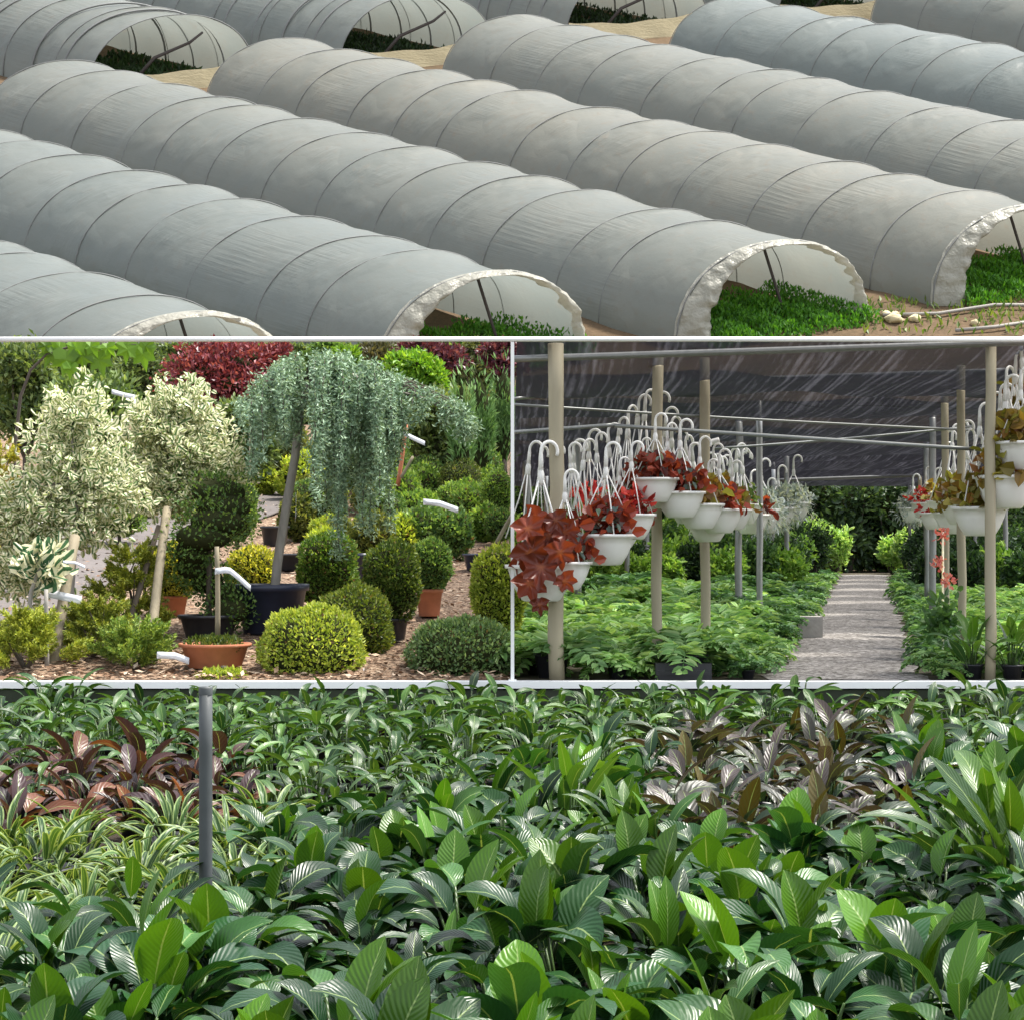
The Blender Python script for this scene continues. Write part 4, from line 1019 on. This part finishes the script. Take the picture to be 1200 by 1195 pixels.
# big maple-like red leaves of the nearest basket
mb = MB(); r = np.random.default_rng(88)
for (x, y, sz, dx) in [(618, 612, 34, .2), (644, 620, 38, -.4), (618, 640, 40, .5), (656, 640, 32, .1), (668, 652, 24, -.3), (620, 676, 36, .2), (646, 676, 30, -.2), (632, 602, 30, -.6), (634, 656, 40, -.1), (632, 704, 20, .1), (660, 618, 28, .7), (612, 654, 30, .5), (660, 676, 24, .6), (626, 628, 30, 1.0), (650, 604, 26, .4)]:
    Yb = 13.86 + r.uniform(-.08, .22); w = sz * Yb / F
    c = np.array(P(x, y, Yb)); lobes = np.array([(0, .2), (.2, .27), (.35, .22), (.5, .16), (.75, .0), (.6, -.12), (.5, -.3), (.58, -.5), (.55, -.7), (.36, -.66), (.2, -.65), (.12, -.9), (0, -1.1), (-.12, -.9), (-.2, -.65), (-.36, -.66), (-.55, -.7), (-.58, -.5), (-.5, -.3), (-.6, -.12), (-.75, 0), (-.5, .16), (-.35, .22), (-.2, .27)])
    ca, sa = math.cos(dx), math.sin(dx); RM = np.array([[ca, sa], [-sa, ca]]); m = len(lobes); tl = r.uniform(-.5, .5); k1 = r.uniform(.5, 1.35)
    vs = [np.array([[0, -.02, -.2 * w]]) + c]; cs = [np.array([[.42, .12, .04]]) * k1]
    for fr in (.35, .7, 1.0):
        q = (lobes * fr + np.array([0, -.25]) * (1 - fr)) @ RM * w * .85
        vs.append(np.stack([q[:, 0], (-.4 * np.abs(lobes[:, 0]) ** 1.5 * fr * fr + tl * lobes[:, 1] * fr) * w + .10 * w * np.cos(np.arange(m) * math.pi / 2) * fr, q[:, 1]], 1) + c)
        cs.append(np.tile(np.array([.24, .045, .02]) * k1 * (1.15 - .45 * fr), (m, 1)))
    fs = [(0, 1 + i, 1 + (i + 1) % m) for i in range(m)]
    for g_ in (0, 1): fs += [(1 + g_ * m + i, 1 + (g_ + 1) * m + i, 1 + (g_ + 1) * m + (i + 1) % m, 1 + g_ * m + (i + 1) % m) for i in range(m)]
    mb.add(np.concatenate(vs), fs, None, np.concatenate(cs), 0, True)
b0 = [o for o in COL.objects if o.name == 'hanging_basket'][0]
big = obj('big_leaves', mb, M['redleaf']); big.parent = b0
bpy.context.view_layer.update(); big.matrix_parent_inverse = b0.matrix_world.inverted()

STR = []
# ferny plants on the floor --------------------------------------------------
def fern_mesh(seed, cols, nf=15, Lf=.42):
    r = np.random.default_rng(seed); mb = MB()
    for k in range(nf):
        az = k * 2.4 + r.uniform(-.4, .4); el = r.uniform(.5, 1.25); ln = Lf * r.uniform(.7, 1.15); p = np.array([0, 0, .08]); n = 13
        pts, ds = [], []
        for i in range(n):
            d = np.array([math.cos(az) * math.cos(el), math.sin(az) * math.cos(el), math.sin(el)]); p = p + d * ln / n; el -= .13; pts.append(p.copy()); ds.append(d)
        pts = np.array(pts); ds = np.array(ds); mb.tube(pts[::3], .003, 4, cols[0])
        sd = np.cross(ds, [0, 0, 1.0]); sd /= np.linalg.norm(sd, axis=1)[:, None]; nr = np.cross(sd, ds)
        w = np.sin(L(.25, 1, n) * math.pi * .93) * .115 + .02
        for sg in (-1, 1):
            dd = sd * sg + ds * .5 + r.normal(0, .15, (n, 3))
            mb.leaves(pts, dd, nr + r.normal(0, .3, (n, 3)), w * r.uniform(.85, 1.15, n), .036, lerpc(r, n, *cols), True, .15)
    return mb.data('fronds', M['fern'])
FC = [[(.12, .26, .06), (.26, .46, .14), (.46, .62, .28)], [(.08, .19, .05), (.18, .35, .11), (.36, .52, .22)], [(.04, .11, .035), (.09, .21, .07), (.19, .34, .13)]]
FERN = [[fern_mesh(400 + i * 5 + j, FC[i]) for j in range(3)] for i in range(3)]
pb = MB(); pb.lathe([(.01, 0), (.07, 0), (.095, .12), (.103, .122), (.1, .135), (.085, .11), (.01, .1)], 14); POT = pb.data('pot', M['plastic_black'])
r = np.random.default_rng(91)
def fern_at(X, Y, kind, s, lab, grp, Z=TER):
    t = thing('fern_plant', lab, 'fern', (X, Y, Z), grp, r.uniform(0, 6.28), s)
    link('fronds', FERN[kind][r.integers(0, 3)], t); link('pot', POT, t)
Y = 14.42
while Y < 30:
    step = .43 + .012 * (Y - 14); x = .12 + r.uniform(0, .2)
    while x < pathx(Y) - .85:
        fern_at(x + r.uniform(-.1, .1), Y + r.uniform(-.12, .12), r.choice([0, 0, 1]) if Y < 20 else r.choice([0, 1, 2]), r.uniform(.65, 1.4) * (.95 + .012 * (Y - 14)), 'light green ferny plant in the dense bed left of the gravel path', 'ferny plants left of the path')
        x += step * r.uniform(.9, 1.3)
    Y += step * 1.05
Y = 14.5
while Y < 30:
    step = .46 + .012 * (Y - 14); x = pathx(Y) + 1.0 + r.uniform(0, .2)
    while x < .245 * Y:
        fern_at(x, Y + r.uniform(-.12, .12), r.choice([0, 1, 1]), r.uniform(.8, 1.15), 'green ferny plant right of the gravel path behind the posts', 'ferny plants right of the path'); x += step * r.uniform(.9, 1.3)
    Y += step * 1.1
# pots with plants along both path edges
r = np.random.default_rng(92); Y = 14.35
while Y < 44:
    for sg in (-1, 1):
        if r.uniform() < .9:
            X = pathx(Y) + sg * (.64 + r.uniform(0, .1)) * (1 + .006 * (Y - 14))
            fern_at(X, Y + r.uniform(-.1, .1), r.choice([1, 2, 2]), r.uniform(.5, .95) * (.9 + .008 * (Y - 14)), 'small dark-potted plant lining the %s edge of the gravel path' % ('left' if sg < 0 else 'right'), 'potted plants along the path')
    Y += .36 + .02 * (Y - 14)
# bushes deeper in the house
def bush(label, x, ybase, top, hw, Y, cols, seed, n=1700, leaf=.09):
    r = np.random.default_rng(seed); s = Y / F; X = (x - 600) / F * Y; h = (HZ - top) * s - TER
    t = thing('leafy_bush', label, 'bush', (X, Y, TER), 'bushes deep in the shade house'); mb = MB(); R = hw * s; sb = MB()
    for k in range(7):
        a = k * 2.4; rr = math.sqrt((k + .5) / 7) * .6; z = h * (.35 + .4 * abs(math.sin(k * 1.7)))
        c = (R * rr * math.cos(a), R * rr * math.sin(a) * .7, z); blob(mb, c, (R * .5, R * .5, min(h * .35, h - z)), 2, n // 7, leaf, leaf * .5, cols, r, .7, .15, up=.2, loose=.7, oval=True)
        limb(sb, (0, 0, 0), c, .03, .01, r)
    obj('foliage', mb, M['fern'], t); obj('stem', sb, M['bark_dark'], t)
SH = [[(.02, .055, .02), (.05, .12, .035), (.12, .22, .06)], [(.08, .18, .03), (.18, .34, .05), (.34, .5, .12)], [(.012, .03, .014), (.03, .07, .025), (.06, .12, .04)]]  # leaf colour sets: mid, then sunlit and shaded looks put into the colour
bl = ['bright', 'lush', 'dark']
r = np.random.default_rng(93); k = 0
for Y, top, hw in ((31, 640, 26), (34, 628, 26), (38, 618, 24), (43, 610, 22), (47.5, 606, 20)):
    x = 604
    while x < 1215:
        X = (x - 600) / F * Y
        if abs(X - pathx(Y)) > .95:
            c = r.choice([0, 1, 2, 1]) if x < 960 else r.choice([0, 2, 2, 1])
            bush(('mid green', 'bright yellow-green', 'dark green')[c] + ' leafy bush ' + ('left' if x < 960 else 'right') + ' of the path in the back of the house', x, 0, top + r.uniform(-10, 14), hw * r.uniform(.8, 1.2), Y + r.uniform(-.5, .5), SH[c], 500 + k); k += 1
        x += hw * 1.35
# strappy plants and a few taller pots near the front right post
for lab, x, Yq, sz in (('bright green strappy plant between the right posts and the path', 1140, 14.3, .85), ('bright strappy plant right of the rightmost post', 1186, 14.25, .85), ('small bright strappy plant at the foot of the right post row', 1118, 14.6, .5)):
    STR.append((lab, x, Yq, sz))
for q, (x, tp) in enumerate([(905, 612), (926, 618), (944, 608), (962, 616), (980, 620), (1046, 632), (1064, 624), (880, 614), (856, 618), (830, 612), (800, 616), (770, 612), (740, 616), (1100, 618), (1140, 614), (1180, 618)]):
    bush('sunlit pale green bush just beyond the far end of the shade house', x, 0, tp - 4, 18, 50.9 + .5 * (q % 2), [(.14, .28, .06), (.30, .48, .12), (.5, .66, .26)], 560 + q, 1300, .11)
# pale block, crates, flowers, strappy plants by the path
mb = MB(); mb.box((0, 0, .1), (.22, .2, .2)); X, Y, Z = at(948, 748); tag(obj('concrete_block', mb, M['concrete'], None, (X, Y, Z)), 'grey concrete block at the left edge of the path', 'block')
mb = MB(); mb.box((0, 0, .055), (.36, .16, .11)); mb.box((0, -.083, .05), (.34, .008, .03)); tag(obj('plant_tray', mb, M['plastic_black'], None, (P(800, 790, 14.3)[0], 14.3, TER)), 'black plant tray on the floor by the pale post', 'tray')
mb = MB(); r = np.random.default_rng(95)
X = (1105 - 600) / F * 14.9
t = thing('flowering_plant', 'plant with pink flower spikes in front of the right post row', 'plant', (X, 14.9, TER))
blob(mb, (0, 0, .35), (.1, .1, .3), 2, 160, .07, .04, [(.04, .1, .03), (.1, .2, .06)], r, .9, .2, oval=True)
obj('foliage', mb, M['fern'], t); mb = MB()
for q in ((-.03, 0, .74), (.03, -.02, .63), (.0, .03, .92)): blob(mb, q, (.045, .04, .05), 2, 40, .03, .024, [(.5, .1, .1), (.65, .3, .28)], r, .8, .1, oval=True)
obj('flowers', mb, M['redleaf'], t); sb = MB(); sb.tube([(0, 0, 0), (0, 0, .95)], .008, 6); obj('stem', sb, M['leaf'], t)

# clipped screen hedge beyond the shade house
r = np.random.default_rng(113); mb = MB(); n = 12000; Yh = 54.6; zt = (HZ - 552) / F * Yh
px = r.uniform(.1, 15, n); pz_ = r.uniform(TER, zt, n)
mb.leaves(np.stack([px, Yh - r.uniform(0, .3, n), pz_], 1), r.normal(0, .6, (n, 3)) + np.array([0, -.5, .1]), r.normal(0, 1, (n, 3)), .2, .1, lerpc(r, n, (.04, .08, .03), (.11, .20, .06), (.26, .38, .12)))
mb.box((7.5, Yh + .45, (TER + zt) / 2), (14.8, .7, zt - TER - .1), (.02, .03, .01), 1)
tag(obj('hedge', mb, M['leaf']), 'dense green screen hedge beyond the far end of the gravel path', 'hedge')
# far end of the shade house: row of dark trees
for i, x in enumerate(range(612, 1300, 48)):
    tree('dark_tree', ('tall dark tree closing the far end of the shade house' if i % 2 else 'bushy dark tree closing the far end of the shade house'), x, 540 + 8 * (i % 3), 672, 40, 53.6 + (i % 2) * .5, [(.02, .04, .02), (.045, .09, .035), (.11, .18, .06)], 1900, .2, 600 + i, 'leaf', 8, 'dark trees behind the shade house')

# ------------------------------------------------------------------ front bed
def blade(mb, p0, az, el, Ln, W, droop, fold, roll, col, nu=9, wav=0.0, tipk=.9):
    hor = np.array([math.cos(az), math.sin(az), 0]); side0 = np.array([-math.sin(az), math.cos(az), 0])
    rows, uv = [], []; p = np.array(p0, float); e = el
    for i in range(nu):
        u = i / (nu - 1)
        d = hor * math.cos(e) + np.array([0, 0, math.sin(e)]); up = -hor * math.sin(e) + np.array([0, 0, math.cos(e)])
        sd = side0 * math.cos(roll) + up * math.sin(roll); nn = up * math.cos(roll) - side0 * math.sin(roll)
        w = W * .5 * (math.sin(math.pi * min(1, u ** tipk)) ** .72 if 0 < u < 1 else .03) 
        for o in (-1, -.5, 0, .5, 1):
            rows.append(p + sd * o * w + nn * (abs(o) ** 1.3 * fold * w + wav * w * math.sin(u * 14 + o * 2))); uv.append((u, o * .5 + .5))
        p = p + d * Ln / (nu - 1); e -= droop / (nu - 1)
    mb.grid(rows, nu, 5, uv, col)
def leafy(seed, n, Ln, W, h, cols, droop=(.6, 1.7), el=(.5, 1.3), fold=(.1, .5), mat='blade', name='foliage', upright=0, upcol=None, wav=.05, tipk=.9):
    r = np.random.default_rng(seed); mb = MB(); st = np.array([.05, .10, .02])
    for k in range(n):
        az = k * 2.4 + r.uniform(-.5, .5); q = r.uniform(0, 1); e = el[0] + (el[1] - el[0]) * q
        stem = h * r.uniform(.35, 1.0); out = .035 + .10 * (1 - q) * h / .3
        p0 = np.array([math.cos(az) * out, math.sin(az) * out, stem])
        mb.tube([(math.cos(az) * .015, math.sin(az) * .015, 0), p0 * np.array([.6, .6, .6]), p0], [.006, .005, .004], 5, st)
        c = lerpc(r, 1, *cols)[0]
        blade(mb, p0, az, e, Ln * r.uniform(.75, 1.2), W * r.uniform(.8, 1.15), r.uniform(*droop), r.uniform(*fold), r.uniform(-.5, .5), c, wav=wav, tipk=tipk)
    for k in range(upright):
        az = r.uniform(0, 6.28); p0 = (r.normal(0, .02), r.normal(0, .02), h * .85); mb.tube([(0, 0, 0), p0], .005, 5, st)
        blade(mb, p0, az, r.uniform(1.15, 1.5), Ln * r.uniform(.75, 1.05), W * r.uniform(.85, 1.1), r.uniform(.1, .8), r.uniform(.1, .5), r.uniform(-.6, .6), np.array(upcol) * r.uniform(.85, 1.15), wav=.02)
    return mb.data(name, M[mat])
DGL = [(.005, .027, .007), (.010, .050, .010), (.027, .094, .015)]
LIM = (.075, .20, .010)
GA = [leafy(700 + i, 17, .165, .096, .25, DGL, upright=(1, 0, 0, 1, 0, 1)[i], upcol=LIM, el=(.0, 1.1), droop=(.7, 1.9), fold=(.0, .35), tipk=.8) for i in range(6)]
GA2 = [leafy(720 + i, 13, .20, .105, .27, [(.010, .042, .016), (.02, .08, .02), (.05, .145, .022)], upright=2, upcol=(.08, .20, .010), el=(.5, 1.4)) for i in range(3)]
GA += [leafy(708 + i, 18, .185, .056, .26, DGL + [(.05, .13, .02)], upright=i, upcol=LIM, el=(.1, 1.2), droop=(.7, 2.0), fold=(.1, .5), tipk=.95) for i in range(3)]
GB = [leafy(740 + i, 26, .18, .026, .17, [(.02, .065, .014), (.035, .095, .02), (.065, .14, .03)], mat='striped', el=(.6, 1.4), droop=(.6, 1.9), fold=(.3, .7)) for i in range(3)]
GC = [leafy(760 + i, 15, .19, .066, .22, [(.028, .013, .018), (.06, .025, .032), (.14, .045, .02), (.075, .036, .05)], mat='purple', upright=0 if i else 1, upcol=(.24, .07, .015)) for i in range(4)]
GD = [leafy(780 + i, 18, .15, .042, .26, [(.014, .05, .012), (.035, .10, .018), (.09, .19, .03)], mat='blade', el=(.1, 1.2), droop=(.6, 1.6)) for i in range(4)]
GE = [leafy(800 + i, 16, .28, .075, .34, [(.03, .09, .022), (.06, .15, .022), (.11, .24, .03)], mat='blade', upright=4, upcol=(.12, .28, .02), el=(.6, 1.4), droop=(.3, 1.1)) for i in range(2)]
GO = [leafy(820 + i, 15, .2, .07, .24, [(.02, .05, .02), (.05, .05, .04), (.07, .045, .045), (.03, .075, .025)], mat='purple', upright=(1, 0, 0)[i], upcol=(.10, .075, .012)) for i in range(3)]
pb = MB(); pb.lathe([(.01, 0), (.06, 0), (.08, .105), (.088, .107), (.086, .12), (.07, .1), (.01, .09)], 14); POT2 = pb.data('pot', M['plastic_black'])
LB = {'A': ('glossy broad-leaved green plant in the dense front bed', 'broad_leaf_plant', 'glossy broad-leaved plants'),
      'A2': ('larger glossy plant with upright lime green new leaves in the front bed', 'broad_leaf_plant', 'large glossy plants with lime leaves'),
      'B': ('narrow-leaved plant with cream-striped blades on the left of the bed', 'striped_plant', 'striped narrow-leaved plants'),
      'C': ('dark purple-bronze leaved plant in the patch at the left behind the pole', 'purple_plant', 'purple-bronze plants'),
      'O': ('mixed purple and olive leaved plant in the right rear of the bed', 'purple_plant', 'purple and olive plants'),
      'D': ('small-leaved green plant in the back rows of the bed', 'small_leaf_plant', 'small-leaved plants at the back of the bed'),
      'E': ('tall upright light green plant at the right edge of the bed', 'tall_leaf_plant', 'tall light green plants')}
SETS = {'A': GA, 'A2': GA2, 'B': GB, 'C': GC, 'O': GO, 'D': GD, 'E': GE}
r = np.random.default_rng(99); cnt = {}
def plant(kind, X, Y, s, tilt=.1):
    lab, nm, grp = LB[kind]; t = thing(nm, lab, 'plant', (X, Y, bed_z(Y)), grp, r.uniform(0, 6.28), s)
    t.rotation_euler = (r.normal(0, tilt), r.normal(0, tilt), r.uniform(0, 6.28))
    s *= {'C': .93, 'O': .9}.get(kind, 1); t.scale = (s, s, s); S = SETS[kind]; link('foliage', S[r.integers(0, len(S))], t); link('pot', POT2, t); cnt[kind] = cnt.get(kind, 0) + 1
Y = 3.55
while Y < 13.7:
    step = .245 + .010 * (Y - 3.5); hw = .245 * Y + .1; X = -hw + r.uniform(0, step)
    while X < hw:
        Yj = Y + r.uniform(-.4, .4) * step; Xj = X + r.uniform(-.3, .3) * step
        px = 600 + Xj / Yj * F; py = HZ + .98 / Yj * F     # where the plant tops fall in the photo
        kind = 'A'
        if py > 935:
            kind = 'A' if r.uniform() < .7 else 'A2'
            if px < 300 - (py - 960) * 1.35 + r.uniform(-40, 40) and py < 1110 and r.uniform() < (.95 if py < 1000 else .45): kind = 'B'
        elif py > 855:
            if px < 285 + r.uniform(-30, 20): kind = ('C' if r.uniform() < .88 else 'D') if py < 908 else 'B'
            elif px < 560: kind = 'D' if py < 905 else 'A'
            elif px < 770: kind = 'A'
            elif px < 1060: kind = 'O'
            else: kind = 'A2' if r.uniform() < .5 else 'A'
        else:
            kind = 'D' if not (760 < px < 1080 and py > 832) else 'O'
        top = .48 if kind not in ('D',) else .44
        if not (abs(px - 241) < 12 and 970 < py < 1000): plant(kind, Xj, Yj, r.uniform(.8, 1.22) * (1.0 if Yj < 9 else 1.0 + .035 * (Yj - 9)) * (.95 if Yj > 12.6 else 1.0))
        X += step * r.uniform(.9, 1.1)
    Y += step * (.92 if Y < 9 else 1.1 if Y < 11.3 else .95)
for (px, py, k, s) in [(1165, 960, 'E', 1.2), (1120, 945, 'E', 1.0), (1195, 975, 'E', 1.2), (665, 905, 'E', .95), (730, 930, 'E', .8), (690, 880, 'E', .8), (950, 1040, 'A2', 1.25), (870, 1010, 'A2', 1.2), (180, 1080, 'A2', 1.2), (460, 950, 'A2', 1.0), (400, 1110, 'A2', 1.1), (850, 1190, 'A2', 1.2), (1030, 1060, 'A2', 1.2)]:
    Yp = .98 * F / (py - HZ); plant(k, (px - 600) / F * Yp, Yp, s, .05)
print('bed', cnt)
for lab, x, Yq, sz in STR:
    t = thing('strappy_plant', lab, 'plant', ((x - 600) / F * Yq, Yq, TER), None, x * 1.3, sz); link('foliage', GE[0], t); link('pot', POT2, t)
# grey pole in the bed
Yp = 7.0; X = (241 - 600) / F * Yp; mb = MB(); zt = (HZ - 806) / F * Yp
t = thing('metal_pole', 'grey painted metal pole standing in the bed at the left', 'pole', (X, Yp, BED))
mb.tube([(0, 0, z) for z in L(0, zt - BED, 6)], .0215, 16); obj('shaft', mb, M['pole_paint'], t)
mb = MB(); mb.lathe([(.001, zt - BED + .006), (.0205, zt - BED + .005), (.0225, zt - BED), (.0225, zt - BED - .02)], 16); obj('cap', mb, M['pole_paint'], t)

# ------------------------------------------------------------------ light, sky, camera
S = Vector((.40, .10, .90)).normalized()
sun = bpy.data.lights.new('sun', 'SUN'); sun.energy = 3.0; sun.angle = math.radians(7); sun.color = (1, .95, .87)
so = bpy.data.objects.new('sun', sun); COL.objects.link(so); so.rotation_euler = S.to_track_quat('Z', 'Y').to_euler(); so.location = (0, 0, 30)
wd = bpy.data.worlds.new('World'); sc.world = wd; wd.use_nodes = True; nt = wd.node_tree
sky = nt.nodes.new('ShaderNodeTexSky'); sky.sky_type = 'NISHITA'; sky.sun_disc = False
sky.sun_elevation = math.asin(S.z); sky.sun_rotation = math.atan2(S.x, S.y); sky.dust_density = 2.0; sky.air_density = 1.0
bg = nt.nodes['Background']; bg.inputs[1].default_value = .15; hs = nt.nodes.new('ShaderNodeHueSaturation'); hs.inputs['Saturation'].default_value = .32; nt.links.new(sky.outputs[0], hs.inputs['Color']); nt.links.new(hs.outputs[0], bg.inputs[0])
cam = bpy.data.cameras.new('camera'); cam.sensor_width = 36; cam.lens = F / 1200 * 36; cam.clip_start = .05; cam.clip_end = 5000
cam.shift_y = (HZ - 597.5) / 1200
co = bpy.data.objects.new('camera', cam); COL.objects.link(co); co.location = (0, 0, 0); co.rotation_euler = (math.pi / 2, 0, 0); sc.camera = co
sc.view_settings.view_transform = 'Standard'; sc.view_settings.look = 'None'; sc.view_settings.exposure = 1.5; sc.view_settings.gamma = 1
sc.cycles.max_bounces = 8; sc.cycles.transparent_max_bounces = 12
